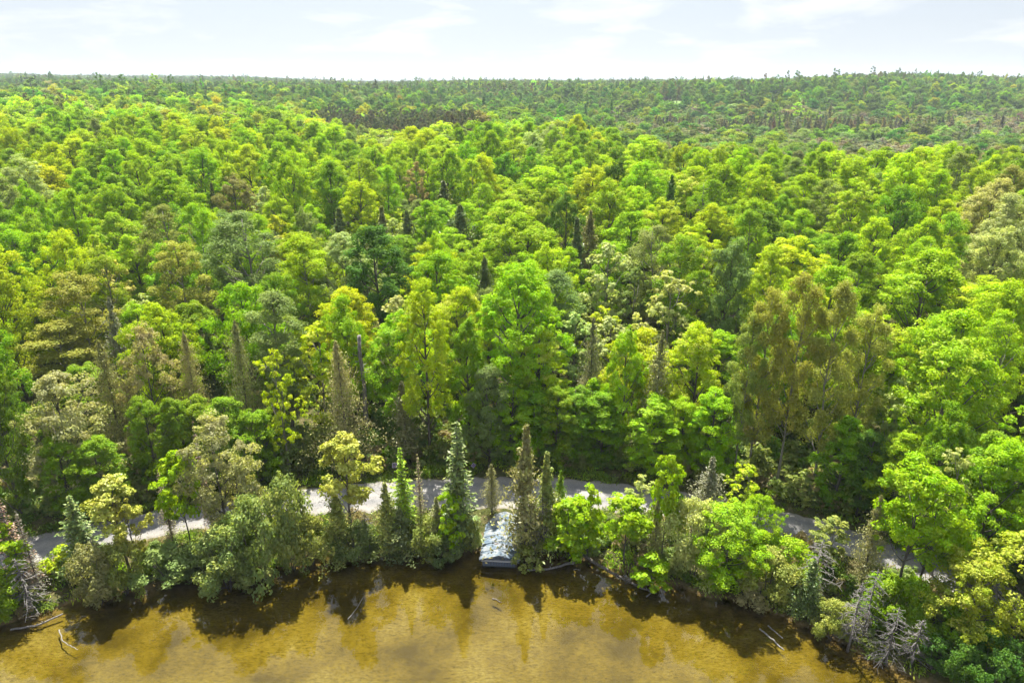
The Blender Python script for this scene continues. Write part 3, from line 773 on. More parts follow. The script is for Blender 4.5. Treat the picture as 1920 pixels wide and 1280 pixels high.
# trees and shrubs on the strip between road and lake: proto, variant, u, v of the foot, v of the tip, width, colour, young shoots, label
SHORE = [
 ('rustdead', 0, 52, 1120, 928, 70, RUST, 0, 'rusty dead conifer at the far left end of the shore'),
 ('rustdead', 1, 78, 1125, 956, 45, BROWN, 0, 'thin bare conifer spire beside the rusty dead one'),
 ('sapling', 0, 38, 1130, 985, 75, BRIGHT, .1, 'bright green sapling below the rusty dead conifer'),
 ('dead', 0, 62, 1160, 1045, 95, OLIVE, 0, 'grey tangle of a dead tree at the left water edge'),
 ('willow', 1, 8, 1168, 1070, 90, GREEN, .1, 'green bush at the leftmost water edge'),
 ('spruce', 0, 165, 1078, 928, 90, SPRUCE, .25, 'dark green spruce standing beside the left road bend'),
 ('pine', 0, 246, 1085, 893, 104, PINEY, .5, 'yellow topped pine with bare forked trunk at left'),
 ('pine', 2, 262, 1092, 930, 66, PINEY, .4, 'smaller yellowish pine leaning beside the bare trunked pine'),
 ('dead', 1, 190, 1092, 1005, 70, OLIVE, 0, 'small grey dead tree between spruce and yellow pine'),
 ('shrub', 0, 122, 1080, 1035, 70, LIME, .2, 'low lime green bush between the dead spires and spruce'),
 ('willow', 2, 190, 1142, 1030, 104, CEDARC, .2, 'olive grey bush leaning over the water at left'),
 ('willow', 0, 238, 1124, 1015, 84, OLIVE, .5, 'yellowish olive bush right of the olive grey one'),
 ('willow', 0, 320, 1098, 1030, 125, GREYG, .1, 'low dark grey green bush hanging over the water at left'),
 ('willow', 2, 385, 1085, 1020, 100, GREYG, .15, 'low grey green bush in front of the bright sapling'),
 ('rustdead', 1, 326, 1030, 878, 42, CEDARB, 0, 'slim tan young conifer left of the bright sapling'),
 ('sapling', 1, 358, 1032, 842, 78, BRIGHT, .05, 'bright green young tree left of the large tan pine'),
 ('feather', 2, 436, 1030, 772, 140, CEDARB, .8, 'large tan yellow pine rising above the left road bend'),
 ('feather', 0, 462, 1025, 862, 120, CEDARB, .9, 'lower tan crown just right of the large tan pine'),
 ('rustdead', 0, 400, 1010, 788, 34, RUST, 0, 'reddish dead spire at the left flank of the tan pine'),
 ('willow', 1, 432, 1118, 985, 120, GREYG, .35, 'tall grey green willow bush bulging over the lake'),
 ('willow', 0, 492, 1098, 930, 120, GREYG, .3, 'grey green willow between two others left of centre'),
 ('willow', 2, 552, 1078, 905, 120, GREYG, .4, 'tallest pale willow reaching up to the gravel road'),
 ('willow', 1, 588, 1068, 965, 80, OLIVE, .3, 'small olive willow at the right end of the willows'),
 ('shrub', 2, 470, 1112, 1050, 70, GREYG, .2, 'low shrub at the foot of the willow bushes'),
 ('pine', 0, 664, 1050, 812, 118, PINEY, .55, 'yellow flat topped pine standing left of the boathouse'),
 ('cedar', 1, 640, 1056, 930, 80, OLIVE, .5, 'olive cedar under the left side of the yellow pine'),
 ('willow', 1, 672, 1058, 985, 92, DARKC, .1, 'dark rounded bush at the foot of the yellow pine'),
 ('dead', 2, 690, 1045, 960, 60, OLIVE, 0, 'bare grey twiggy tree below the yellow pine'),
 ('spruce', 1, 762, 1030, 838, 76, BRIGHT, .1, 'slim fresh green spruce left of the boathouse'),
 ('rustdead', 1, 792, 1028, 850, 38, CEDARB, .2, 'slim tan half dead spruce beside the fresh green one'),
 ('cedar', 0, 730, 1048, 905, 62, OLIVE, .4, 'tan olive cedar left of the slim green spruce'),
 ('cedar', 2, 752, 1052, 950, 72, DARKC, .2, 'dark cedar bush below the slim green spruce'),
 ('willow', 0, 800, 1054, 968, 80, OLIVE, .2, 'dark olive bush between slim spruces and boathouse'),
 ('thincedar', 1, 822, 1040, 930, 55, CEDARC, .2, 'thin grey olive cedar behind the lime sapling'),
 ('spruce', 2, 863, 1035, 790, 94, SPRUCE, .15, 'tall spruce with bare tip left of the boathouse'),
 ('sapling', 2, 846, 1052, 922, 62, BRIGHT, 0, 'bright lime sapling at the foot of the tall spruce'),
 ('willow', 2, 832, 1060, 1005, 74, DARKC, .2, 'dark green bush on the bank under the lime sapling'),
 ('willow', 2, 884, 1040, 975, 48, OLIVE, .4, 'small olive bush against the boathouse left wall'),
 ('thincedar', 0, 922, 962, 868, 40, CEDARC, .2, 'thin cedar behind the left corner of the boathouse roof'),
 ('cedar', 2, 988, 1040, 797, 86, CEDARC, .35, 'large pale cedar rising right of the boathouse'),
 ('cedar', 2, 1020, 1036, 848, 66, OLIVE, .35, 'yellow green cedar right of the large pale one'),
 ('cedar', 1, 1048, 1030, 882, 40, GREEN, .2, 'small green cedar at the right of the cedar clump'),
 ('dead', 1, 985, 1048, 945, 60, OLIVE, 0, 'grey dead branches in front of the large pale cedar'),
 ('dead', 0, 1015, 1045, 925, 60, OLIVE, 0, 'grey bare conifer inside the cedar clump'),
 ('shrub', 1, 986, 1072, 1030, 62, OLIVE, .3, 'olive bush at the boathouse front corner over water'),
 ('sapling', 2, 1066, 1060, 935, 100, BRIGHT, .05, 'bright green tree over the water right of the cedars'),
 ('sapling', 0, 1100, 1052, 912, 66, BRIGHT, .05, 'taller bright green tree behind the fallen logs'),
 ('sapling', 1, 1170, 1068, 926, 92, BRIGHT, .05, 'bright green tree standing on the bank right of the logs'),
 ('open', 1, 1192, 1015, 888, 70, PALE, .6, 'pale sparse young tree beside the road at centre right'),
 ('sapling', 1, 1240, 1062, 846, 66, BRIGHT, .05, 'slender bright green tree with bare lower trunk'),
 ('thincedar', 2, 1226, 1050, 930, 50, CEDARC, .2, 'thin grey cedar below the slender bright tree'),
 ('willow', 0, 1296, 1092, 935, 110, PALE, .5, 'pale green bush left of the big bright bushy tree'),
 ('sapling', 0, 1218, 1118, 1040, 70, BRIGHT, 0, 'small bright green tree hanging low over the water'),
 ('broad', 0, 1356, 1108, 938, 160, BRIGHT, .15, 'big bright green bushy tree on the right shore'),
 ('broad', 2, 1412, 1060, 925, 90, BRIGHT, .1, 'bright green tree behind the big bushy one'),
 ('thincedar', 1, 1320, 1000, 855, 78, BROWN, .1, 'reddish brown thin conifer by the road at right'),
 ('open', 0, 1388, 1000, 868, 76, LIME, .8, 'small yellow green tree against the dark forest edge'),
 ('willow', 0, 1432, 1140, 1035, 112, OLIVE, .5, 'olive tan bush at the water right of the bushy tree'),
 ('shrub', 0, 1405, 1145, 1095, 62, CEDARB, .3, 'low tan shrub at the water edge on the right'),
 ('willow', 1, 1475, 1098, 1010, 90, BRIGHT, .3, 'light green shrub behind the olive tan bush'),
 ('cedar', 1, 1508, 1152, 1050, 62, DARKC, .2, 'dark cedar below the white dead branches'),
 ('dead', 2, 1522, 1120, 1015, 105, OLIVE, 0, 'white forked dead tree above the dark cedar'),
 ('open', 2, 1545, 1075, 965, 84, OLIVE, .6, 'thin olive leaved tree in front of the road at right'),
 ('dead', 0, 1588, 1222, 1090, 84, OLIVE, 0, 'grey dead spire on the right bank, left of two'),
 ('dead', 2, 1616, 1200, 1066, 84, OLIVE, 0, 'taller grey dead spire on the right bank'),
 ('willow', 1, 1556, 1200, 1125, 80, OLIVE, .3, 'grey olive bush at the foot of the dead spires'),
 ('dead', 2, 1660, 1246, 1138, 84, OLIVE, 0, 'grey bare dead tree near the bottom right water'),
 ('dead', 0, 1706, 1250, 1160, 76, OLIVE, 0, 'small leaning dead tree at the bottom right'),
 ('thincedar', 2, 1612, 1108, 930, 70, CEDARC, .1, 'nearly bare dark trunked tree beside the road at right'),
 ('bare', 0, 1672, 1135, 858, 135, BRIGHT, .15, 'bright green tree with tall bare trunk at right'),
 ('bare', 1, 1716, 1118, 905, 110, BRIGHT, .15, 'bright green tree beside the bare trunked one at right'),
 ('open', 1, 1745, 1080, 830, 90, PALE, .5, 'pale speckled tree between two bright green trees'),
 ('maple', 2, 1818, 1100, 820, 170, BRIGHT, .2, 'large bright green tree in front of the right forest'),
 ('willow', 0, 1650, 1170, 1080, 100, GREEN, .1, 'mid green shrub behind the bottom right dead trees'),
 ('willow', 2, 1700, 1180, 1090, 90, GREEN, .1, 'mid green shrub right of the grey dead trees'),
 ('feather', 1, 1800, 1215, 1040, 170, YELLOW, .6, 'yellow feathery tree left part at the bottom right'),
 ('feather', 0, 1890, 1215, 1000, 230, YELLOW, .6, 'large yellow feathery tree in the bottom right corner'),
 ('willow', 1, 1748, 1258, 1195, 72, BLUEG, 0, 'dark green shrub on the bottom right bank beside the dead trees'),
 ('willow', 0, 1790, 1285, 1205, 80, BLUEG, 0, 'dark green shrub at the bottom edge left of the corner'),
 ('willow', 2, 1838, 1262, 1180, 84, BLUEG, 0, 'dark green shrub under the large yellow feathery tree'),
 ('willow', 1, 1850, 1310, 1222, 84, BLUEG, 0, 'dark green shrub cut by the bottom edge near the corner'),
 ('willow', 0, 1905, 1300, 1200, 90, BLUEG, 0, 'dark green shrub in the bottom right corner'),
 ('willow', 2, 1715, 1225, 1165, 70, GREEN, 0, 'mid green shrub behind the leaning dead tree'),
 ('willow', 1, 1775, 1215, 1140, 84, GREEN, 0, 'mid green shrub left of the yellow feathery tree'),
]
for (pr, va, u, vb, vt, wp, c_, al, lab) in SHORE:
    x, y = base_at(u, vb - (9 if vb > 1000 and u < 1500 else 0))
    h = height_for(x, y, vt)
    dep = project(x, y, tz(x, y) + h * 0.6)[2]
    plant(pr, va, x, y, h, wp * dep / FPX / 2, c_, al, NAME[pr], CATEGORY[pr], lab, group='plants on the lake shore', jitter=0.04)

# forest trees one can single out: proto, variant, u and v of the tip, height, width, colour, young shoots, label, landmark name
FOREST = [
 ('poplar', 0, 1455, 520, 23, 92, BRONZE, .3, 'leftmost of the tall bronze poplars beside the road', 'the tall bronze poplars'),
 ('poplar', 1, 1522, 490, 24, 100, BRONZE, .35, 'tallest bronze poplar in the clump beside the road', None),
 ('poplar', 2, 1592, 503, 23, 96, BRONZE, .3, 'pinkish bronze poplar right of the tallest one', None),
 ('poplar', 3, 1650, 560, 20, 90, BRONZE, .35, 'rightmost bronze poplar of the roadside clump', None),
 ('poplar', 0, 1418, 570, 19, 70, OLIVE, .3, 'olive poplar leaning out left of the bronze clump', None),
 ('maple', 0, 1810, 578, 19, 220, BRIGHT, .25, 'broad bright green tree right of the bronze poplars', 'the broad bright tree at right'),
 ('maple', 3, 1752, 462, 18, 195, BRIGHT, .15, 'broad green tree above the bronze poplars at right', None),
 ('broad', 3, 1880, 420, 17, 120, PALE, .5, 'pale whitish green tree at the right edge of the forest', 'the pale tree at the right edge'),
 ('maple', 4, 1015, 612, 14, 125, LIME, .9, 'yellow topped maple in the middle of the forest front', 'the yellow topped maple'),
 ('maple', 1, 975, 480, 21, 175, BRIGHT, .15, 'tall deep green maple at the centre of the forest', 'the tall central maple'),
 ('broad', 1, 700, 420, 19, 150, BLUEG, 0, 'dark bluish green round tree left of centre', 'the dark bluish tree'),
 ('maple', 4, 790, 520, 20, 130, LIME, .3, 'lime topped tall tree left of the central maple', None),
 ('maple', 5, 640, 552, 17, 110, BRIGHT, .2, 'bright green tree behind the broken grey snag', None),
 ('poplar', 1, 440, 385, 20, 140, GREYG, .05, 'rounded grey green tree in the upper left forest', 'the grey green upper tree'),
 ('poplar', 2, 508, 530, 18, 125, GREYG, .15, 'grey green soft crowned tree above the tan cedars', 'the grey green soft tree'),
 ('poplar', 0, 322, 440, 19, 105, BRONZE, .4, 'bronze tree with visible trunk in the left forest', 'the left bronze tree'),
 ('poplar', 3, 125, 500, 17, 120, BRONZE, .3, 'bronze round tree near the left edge', 'the far left bronze tree'),
 ('poplar', 2, 100, 590, 13, 130, BRONZE, .2, 'lower bronze tree below the far left bronze one', None),
 ('broad', 0, 435, 325, 15, 85, UMBER, .1, 'brownish tree among lime crowns in the upper left', 'the brownish upper tree'),
 ('widecedar', 0, 632, 640, 16, 120, CEDARB, .3, 'tan grey cone shaped cedar beside the road left of centre', 'the tan cone shaped cedar'),
 ('feather', 0, 90, 690, 15, 170, CEDARB, .3, 'wide tan grey tree at the left above the road', 'the wide tan tree at left'),
 ('feather', 2, 262, 605, 17, 110, CEDARB, .5, 'pale tan tall conifer in the left forest front', 'the pale tan conifer at left'),
 ('widecedar', 1, 345, 625, 15, 84, CEDARB, .4, 'narrow tan conifer right of the pale tan tall one', None),
 ('widecedar', 1, 440, 605, 17, 104, CEDARC, .1, 'grey olive tall cedar left of the broken snag', None),
 ('widecedar', 0, 185, 640, 15, 104, CEDARC, .3, 'grey olive cedar between the two wide tan trees', None),
 ('thincedar', 1, 205, 560, 15, 70, BROWN, .1, 'slim brown conifer right of the far left bronze trees', None),
 ('thincedar', 0, 1240, 620, 16, 75, CEDARC, .2, 'slim tan olive cedar standing left of the bronze poplars', 'the slim tan cedar'),
 ('thincedar', 2, 1112, 600, 14, 62, BROWN, .2, 'brown slim cedar right of the yellow topped maple', None),
 ('thincedar', 1, 755, 715, 10, 70, CEDARC, .1, 'small grey cedar at the road edge right of the tan one', None),
 ('cedar', 0, 636, 392, 15, 74, DARKC, .3, 'leftmost dark pointed conifer in the upper forest', 'the upper dark conifers'),
 ('cedar', 2, 716, 388, 15, 64, CEDARC, .2, 'olive pointed conifer in the row of upper conifers', None),
 ('cedar', 1, 762, 396, 15, 66, DARKC, .2, 'dark pointed conifer third in the upper row', None),
 ('cedar', 3, 862, 385, 16, 86, DARKC, .2, 'largest dark pointed conifer of the upper row', None),
 ('cedar', 0, 832, 340, 15, 70, DARKC, .2, 'dark conifer behind the largest one of the row', None),
 ('cedar', 2, 1080, 408, 17, 70, DARKC, .2, 'dark conifer right of centre, left of a pair', 'the dark conifer pair'),
 ('cedar', 1, 1108, 396, 17, 62, CEDARC, .2, 'olive conifer right of centre, right of a pair', None),
 ('cedar', 3, 908, 485, 16, 66, DARKC, .1, 'dark narrow conifer half hidden by the central maple', None),
 ('cedar', 1, 1260, 330, 17, 60, DEEP, 0, 'nearly black conifer deep in the right forest', None),
 ('deadtop', 0, 674, 632, 14.5, 56, OLIVE, 0, 'broken grey snag with forked top in the forest front', 'the broken grey snag'),
 ('open', 0, 590, 600, 15, 110, LIME, .7, 'yellow green layered tree left of the broken snag', None),
 ('open', 1, 510, 640, 15, 80, LIME, .4, 'lime tree with visible pale trunk above the tan pines', None),
 ('open', 2, 1140, 450, 17, 110, PALE, .4, 'pale cream green tree right of the dark conifer pair', 'the pale cream tree'),
 ('open', 1, 1260, 500, 17, 130, PALE, .2, 'whitish green sparse tree left above the bronze poplars', 'the whitish sparse tree'),
 ('open', 0, 1190, 495, 15, 80, GREYG, .1, 'grey green sparse tree beside the whitish one', None),
 ('maple', 2, 1310, 605, 15, 130, LIME, .7, 'lime and yellow maple at the left foot of the poplars', 'the lime and yellow maple'),
 ('broad', 4, 1180, 610, 15, 90, BRIGHT, .1, 'bright green tree left of the slim tan cedar', None),
 ('open', 2, 1690, 700, 12, 90, PALE, .5, 'pale speckled small tree at the right foot of the poplars', None),
 ('maple', 3, 960, 200, 18, 130, GREEN, 0, 'dark green domed tree on the crest at the skyline of the ridge', 'the domed crest tree'),
 ('open', 2, 780, 298, 17, 44, PINK, .3, 'small orange pink crown in the upper middle forest', 'the orange pink crown'),
]
HERO = []
LAND = []
for (pr, va, u, vt, h, wp, c_, al, lab, lm) in FOREST:
    h = h * (1.16 if pr in ('maple', 'broad', 'poplar', 'open', 'edge') else 1.08)
    x, y = at_height(u, vt, h)
    if y < f_road(x) + f_roadw(x) + 2.5:
        y = float(f_road(x) + f_roadw(x) + 2.5); x = ray(u, vt)[0] * y / ray(u, vt)[1]
        h = height_for(x, y, vt)
    dep = project(x, y, tz(x, y) + h * 0.6)[2]
    plant(pr, va, x, y, h, wp * dep / FPX / 2, c_, al, NAME[pr], CATEGORY[pr], lab, group='trees of the forest beyond the road', jitter=0.04)
    HERO.append((u, vt, y, wp, h * FPX / dep * (1.2 if c_ == BRONZE and u > 1300 else 0.55 if pr == 'cedar' else 1.0)))
    if lm:
        LAND.append((lm, u, vt + 30))

# ------------------------------------------------------------------ the rest of the near forest, tree by tree
INDIV_Y = 232.0
occ = {}
def occ_add(x, y, r):
    occ.setdefault((int(x // 8), int(y // 8)), []).append((x, y, r))
def occ_ok(x, y, r, f=0.72):
    i, j = int(x // 8), int(y // 8)
    for a_ in (-1, 0, 1):
        for b_ in (-1, 0, 1):
            for (px_, py_, pr_) in occ.get((i + a_, j + b_), ()):
                if (px_ - x) ** 2 + (py_ - y) ** 2 < ((pr_ + r) * f) ** 2:
                    return False
    return True
for x, y, r_ in PLANTS:
    occ_add(x, y, r_)
def zone_noise(x, y, s, k):
    return float(wob(x, y, s, k))
fill = []
def hero_cap(x, yy, h, rad):
    g0 = tz(x, yy)
    for (hu, hv, hy, hw, hpx) in HERO:
        if hy > yy + 1:
            u_, v_, f_d = project(x, yy, g0 + h)
            lim = hv + 0.42 * hpx
            if abs(u_ - hu) < 0.42 * hw + 0.7 * rad * FPX / f_d and v_ < lim:
                h = min(h, height_for(x, yy, lim))
    return h
xf = -74.0
while xf < 74:
    xf += rng.uniform(1.9, 3.2)
    yy = float(f_road(xf) + f_roadw(xf)) + rng.uniform(1.6, 3.6)
    rad = rng.uniform(2.1, 3.2); h = hero_cap(xf, yy, rng.uniform(14, 22), rad)
    if h < 7.5 or not occ_ok(xf, yy, rad, .5):
        continue
    q = rng.uniform()
    c_ = BRIGHT if q < .3 else GREEN if q < .7 else DEEP if q < .85 else GREYG
    occ_add(xf, yy, rad * 0.75)
    fill.append(('edge', int(rng.integers(6)), xf, yy, h, rad if h > 9 else min(rad, h * .33), c_, float(rng.uniform(0, .2))))
tries = 0
for tries in range(26000):
    yy = math.sqrt(rng.uniform(70 ** 2, INDIV_Y ** 2))
    tt = rng.uniform(-0.92, 0.92)
    x = tt * yy
    if abs(x) > 0.80 * yy + 6:
        continue
    if yy < f_road(x) + f_roadw(x) + 2.2:
        continue
    edge_d = yy - f_road(x) - f_roadw(x)
    q = rng.uniform()
    z1, z2 = zone_noise(x, yy, 16, 7), zone_noise(x, yy, 22, 9)
    if edge_d < 9:        # the forest's front: mixed, smaller, leafy down to the ground
        pr = 'sapling' if q < .18 else 'edge' if q < .84 else 'thincedar' if q < .9 else 'maple' if q < .98 else 'cedar'
    elif z1 > 0.5:
        pr = 'broad' if q < .55 else 'poplar' if q < .75 else 'maple' if q < .993 else 'cedar'
    else:
        pr = 'maple' if q < .62 else 'broad' if q < .85 else 'open' if q < .895 else 'poplar' if q < .993 else 'cedar'
    q = rng.uniform()
    right = smooth(-0.1, 0.4, tt)
    if pr == 'maple':
        c_ = LIME if q < .42 + .15 * right else BRIGHT if q < .84 else GREEN if q < .97 else PALE
        al = float(rng.choice([0.05, 0.25, 0.55, 0.9], p=[.45, .35, .15, .05])) if right < .5 else float(rng.choice([0.1, 0.4, 0.7, 1.0], p=[.35, .33, .22, .10]))
    elif pr == 'broad':
        c_ = BRIGHT if q < .48 else GREEN if q < .70 else LIME if q < .87 else GREYG if q < .94 else DEEP
        al = float(rng.uniform(0, .3))
    elif pr == 'edge':
        c_ = BRIGHT if q < .5 else LIME if q < .72 else GREEN if q < .92 else GREYG
        al = float(rng.uniform(0, .35))
    elif pr == 'poplar':
        c_ = GREYG if q < .22 else BRIGHT if q < .65 else GREEN if q < .92 else OLIVE if q < .97 else BRONZE
        al = float(rng.uniform(0, .25))
    elif pr == 'open':
        c_ = PALE if q < .5 else LIME
        al = float(rng.uniform(.2, .7))
    elif pr == 'sapling':
        c_ = BRIGHT if q < .55 else GREEN
        al = 0.1
    else:
        c_ = CEDARC if q < .5 else DARKC if q < .8 else CEDARB
        al = 0.2
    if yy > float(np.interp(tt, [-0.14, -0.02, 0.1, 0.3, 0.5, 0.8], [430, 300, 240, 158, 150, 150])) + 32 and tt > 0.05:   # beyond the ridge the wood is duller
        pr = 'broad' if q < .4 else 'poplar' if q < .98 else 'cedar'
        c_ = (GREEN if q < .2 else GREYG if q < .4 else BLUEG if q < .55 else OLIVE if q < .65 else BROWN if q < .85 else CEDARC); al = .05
    h = {'maple': rng.uniform(17, 23.5), 'broad': rng.uniform(15.5, 22), 'poplar': rng.uniform(18, 23), 'open': rng.uniform(12, 16.5), 'edge': rng.uniform(15.5, 23), 'sapling': rng.uniform(5, 9),
         'cedar': rng.uniform(12, 16.5), 'thincedar': rng.uniform(8, 13)}[pr]
    rad = {'maple': rng.uniform(4.3, 7.4), 'broad': rng.uniform(3.7, 6.2), 'poplar': rng.uniform(3.0, 4.6), 'open': rng.uniform(2.4, 3.6), 'edge': rng.uniform(2.6, 4.0), 'sapling': rng.uniform(1.3, 2.3),
           'cedar': rng.uniform(1.5, 2.3), 'thincedar': rng.uniform(1.5, 2.6)}[pr]
    if edge_d < 9 and pr in ('maple', 'broad'):
        h *= rng.uniform(0.7, 1.0); rad *= 0.75
    if not occ_ok(x, yy, rad):
        continue
    # the singled-out trees stay in view: nothing tall right in front of them
    g0 = tz(x, yy)
    for (hu, hv, hy, hw, hpx) in HERO:
        if hy > yy + 1:
            u_, v_, f_d = project(x, yy, g0 + h)
            lim = hv + 0.42 * hpx
            if abs(u_ - hu) < 0.42 * hw + 0.7 * rad * FPX / f_d and v_ < lim:
                h = min(h, height_for(x, yy, lim))
    if h < 5:
        continue
    if h < 9:
        rad = min(rad, h * 0.33)
    # do not stand in front of the trees that were placed singly
    occ_add(x, yy, rad)
    fill.append((pr, int(rng.integers(6)), x, yy, h, rad, c_, al))

ONES = ['first', 'second', 'third', 'fourth', 'fifth', 'sixth', 'seventh', 'eighth', 'ninth']
ORD = ['nearest'] + ONES[1:] + ['tenth', 'eleventh', 'twelfth', 'thirteenth', 'fourteenth', 'fifteenth', 'sixteenth', 'seventeenth', 'eighteenth', 'nineteenth']
for d_, e_ in (('twenty', 'twentieth'), ('thirty', 'thirtieth'), ('forty', 'fortieth'), ('fifty', 'fiftieth')):
    ORD += [e_] + [d_ + ' ' + x_ for x_ in ONES]
LAND += [('the blue roofed boathouse', 935, 900), ('the dark pine stand', 740, 240), ('the brown valley wood', 1600, 275)]
info = []
for f_ in fill:
    pr, va, x, y, h, rad, c_, al = f_
    u, v, _ = project(x, y, tz(x, y) + h * 0.85)
    best = min(LAND, key=lambda L_: (L_[1] - u) ** 2 + (1.6 * (L_[2] - v)) ** 2)
    du, dv = u - best[1], v - best[2]
    if abs(dv) * 1.4 > abs(du):
        rel = 'behind' if dv < 0 else 'in front of'
    else:
        rel = 'right of' if du > 0 else 'left of'
    size = 'small' if rad < 2.4 else 'broad' if rad > 4.5 else 'tall' if h > 18.5 else 'medium'
    kindw = {'maple': 'maple', 'broad': 'leafy tree', 'poplar': 'soft crowned tree', 'open': 'sparse tree', 'edge': 'roadside tree', 'sapling': 'young tree', 'cedar': 'cedar', 'thincedar': 'thin cedar'}[pr]
    info.append((size, COLWORD[c_], kindw, rel, best[0], du * du + dv * dv))
byk = {}
for i, it in enumerate(info):
    byk.setdefault(it[:5], []).append(i)
lab = [None] * len(info)
for key, ids in byk.items():
    ids.sort(key=lambda i: info[i][5])
    for r_, i in enumerate(ids):
        s_, cw, kw, rel, lm = key
        o_ = '' if len(ids) == 1 else (ORD[min(r_, len(ORD) - 1)] + ' ')
        lab[i] = f'{o_}{s_} {cw} {kw} {rel} {lm}'
for f_, lb in zip(fill, lab):
    pr, va, x, y, h, rad, c_, al = f_
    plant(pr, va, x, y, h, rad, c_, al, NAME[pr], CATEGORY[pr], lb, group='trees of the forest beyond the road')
print('individual forest trees', len(fill), {k_: sum(1 for f_ in fill if f_[0] == k_) for k_ in set(f_[0] for f_ in fill)})

# ------------------------------------------------------------------ far forest and undergrowth as masses
def lod_mesh(name, kind, seed):
    g = np.random.default_rng(seed)
    if kind == 'round':
        tm, cm, H0, R0 = make_broadleaf(name, seed, H=17, Rc=4.4, cb=.14, lobes=24, cl=12, rc=.75, per=22, leaf=.21, flat=.85, lobe_r=.34, mat=M_FARLEAF, top=1.15)
    elif kind == 'bare':
        tm, cm, H0, R0 = make_broadleaf(name, seed, H=14, Rc=3.2, cb=.25, lobes=14, cl=8, rc=.8, per=8, leaf=.34, flat=.8, lobe_r=.36, mat=M_FARLEAF, bark=M_PALEBARK)
    elif kind == 'cone':
        tm, cm, H0, R0 = make_cedar(name, seed, H=16, Rc=2.3, n_=120, per=12, leaf=.32)
    elif kind == 'pine':
        tm, cm, H0, R0 = make_broadleaf(name, seed, H=17, Rc=2.4, cb=.4, lobes=12, cl=6, rc=.7, per=14, leaf=.28, flat=.6, lobe_r=.36, low=.8, mat=M_FARLEAF, top=.9)
    elif kind == 'bush':
        tm, cm, H0, R0 = make_broadleaf(name, seed, H=2.2, Rc=1.5, cb=.05, lobes=9, cl=7, rc=.38, per=18, leaf=.15, flat=.7, lobe_r=.42, stems=2, r0=.03, mat=M_FARLEAF)
    elif kind == 'herb':
        n_ = 170
        P = np.column_stack([g.normal(0, .45, n_), g.normal(0, .45, n_), g.uniform(.02, .3, n_)])
        N = unit(g.normal(size=(n_, 3)) * .8 + np.array([0, 0, .5])); T = np.array([0, 0, 1.]) + g.normal(size=(n_, 3)) * .6
        s_ = g.uniform(.1, .22, n_)
        V = leaves_from(P, N, s_, s_ * .25, g, .1, T)
        cm = quad_mesh(name, V, g.uniform(0, 1, (n_, 3)), M_FARLEAF)
        return cm
    # join trunk and crown in one mesh with two materials
    nv = len(tm.vertices)
    tv = np.empty(nv * 3); tm.vertices.foreach_get('co', tv)
    cv = np.empty(len(cm.vertices) * 3); cm.vertices.foreach_get('co', cv)
    tf = [tuple(p_.vertices) for p_ in tm.polygons]
    cf = (np.arange(len(cv) // 3).reshape(-1, 4) + nv).tolist()
    me = bpy.data.meshes.new(name)
    me.from_pydata(np.concatenate([tv, cv]).reshape(-1, 3).tolist(), [], tf + cf)
    me.materials.append(M_FARLEAF); me.materials.append(tm.materials[0])
    me.polygons.foreach_set('material_index', [1] * len(tf) + [0] * len(cf))
    tone = np.empty(len(cf) * 3); cm.attributes['leaf_tone'].data.foreach_get('vector', tone)
    a_ = me.attributes.new('leaf_tone', 'FLOAT_VECTOR', 'FACE')
    a_.data.foreach_set('vector', np.concatenate([np.zeros(len(tf) * 3), tone]).astype(np.float32))
    bpy.data.meshes.remove(tm); bpy.data.meshes.remove(cm)
    return me

lib = bpy.data.collections.new('forest_kinds')
lib_names = [('a_round', 'round', 1), ('b_round', 'round', 2), ('c_round', 'round', 3), ('d_bare', 'bare', 4), ('e_bare', 'bare', 5), ('f_cone', 'cone', 6), ('g_cone', 'cone', 7), ('h_pine', 'pine', 8), ('i_pine', 'pine', 9)]
for nm, kd, sdv in lib_names:
    lib.objects.link(bpy.data.objects.new(nm, lod_mesh(nm, kd, 2000 + sdv)))
lib2 = bpy.data.collections.new('undergrowth_kinds')
for nm, kd, sdv in [('a_bush', 'bush', 1), ('b_bush', 'bush', 2), ('c_bush', 'bush', 3), ('d_herb', 'herb', 4), ('e_herb', 'herb', 5)]:
    lib2.objects.link(bpy.data.objects.new(nm, lod_mesh(nm, kd, 3000 + sdv)))

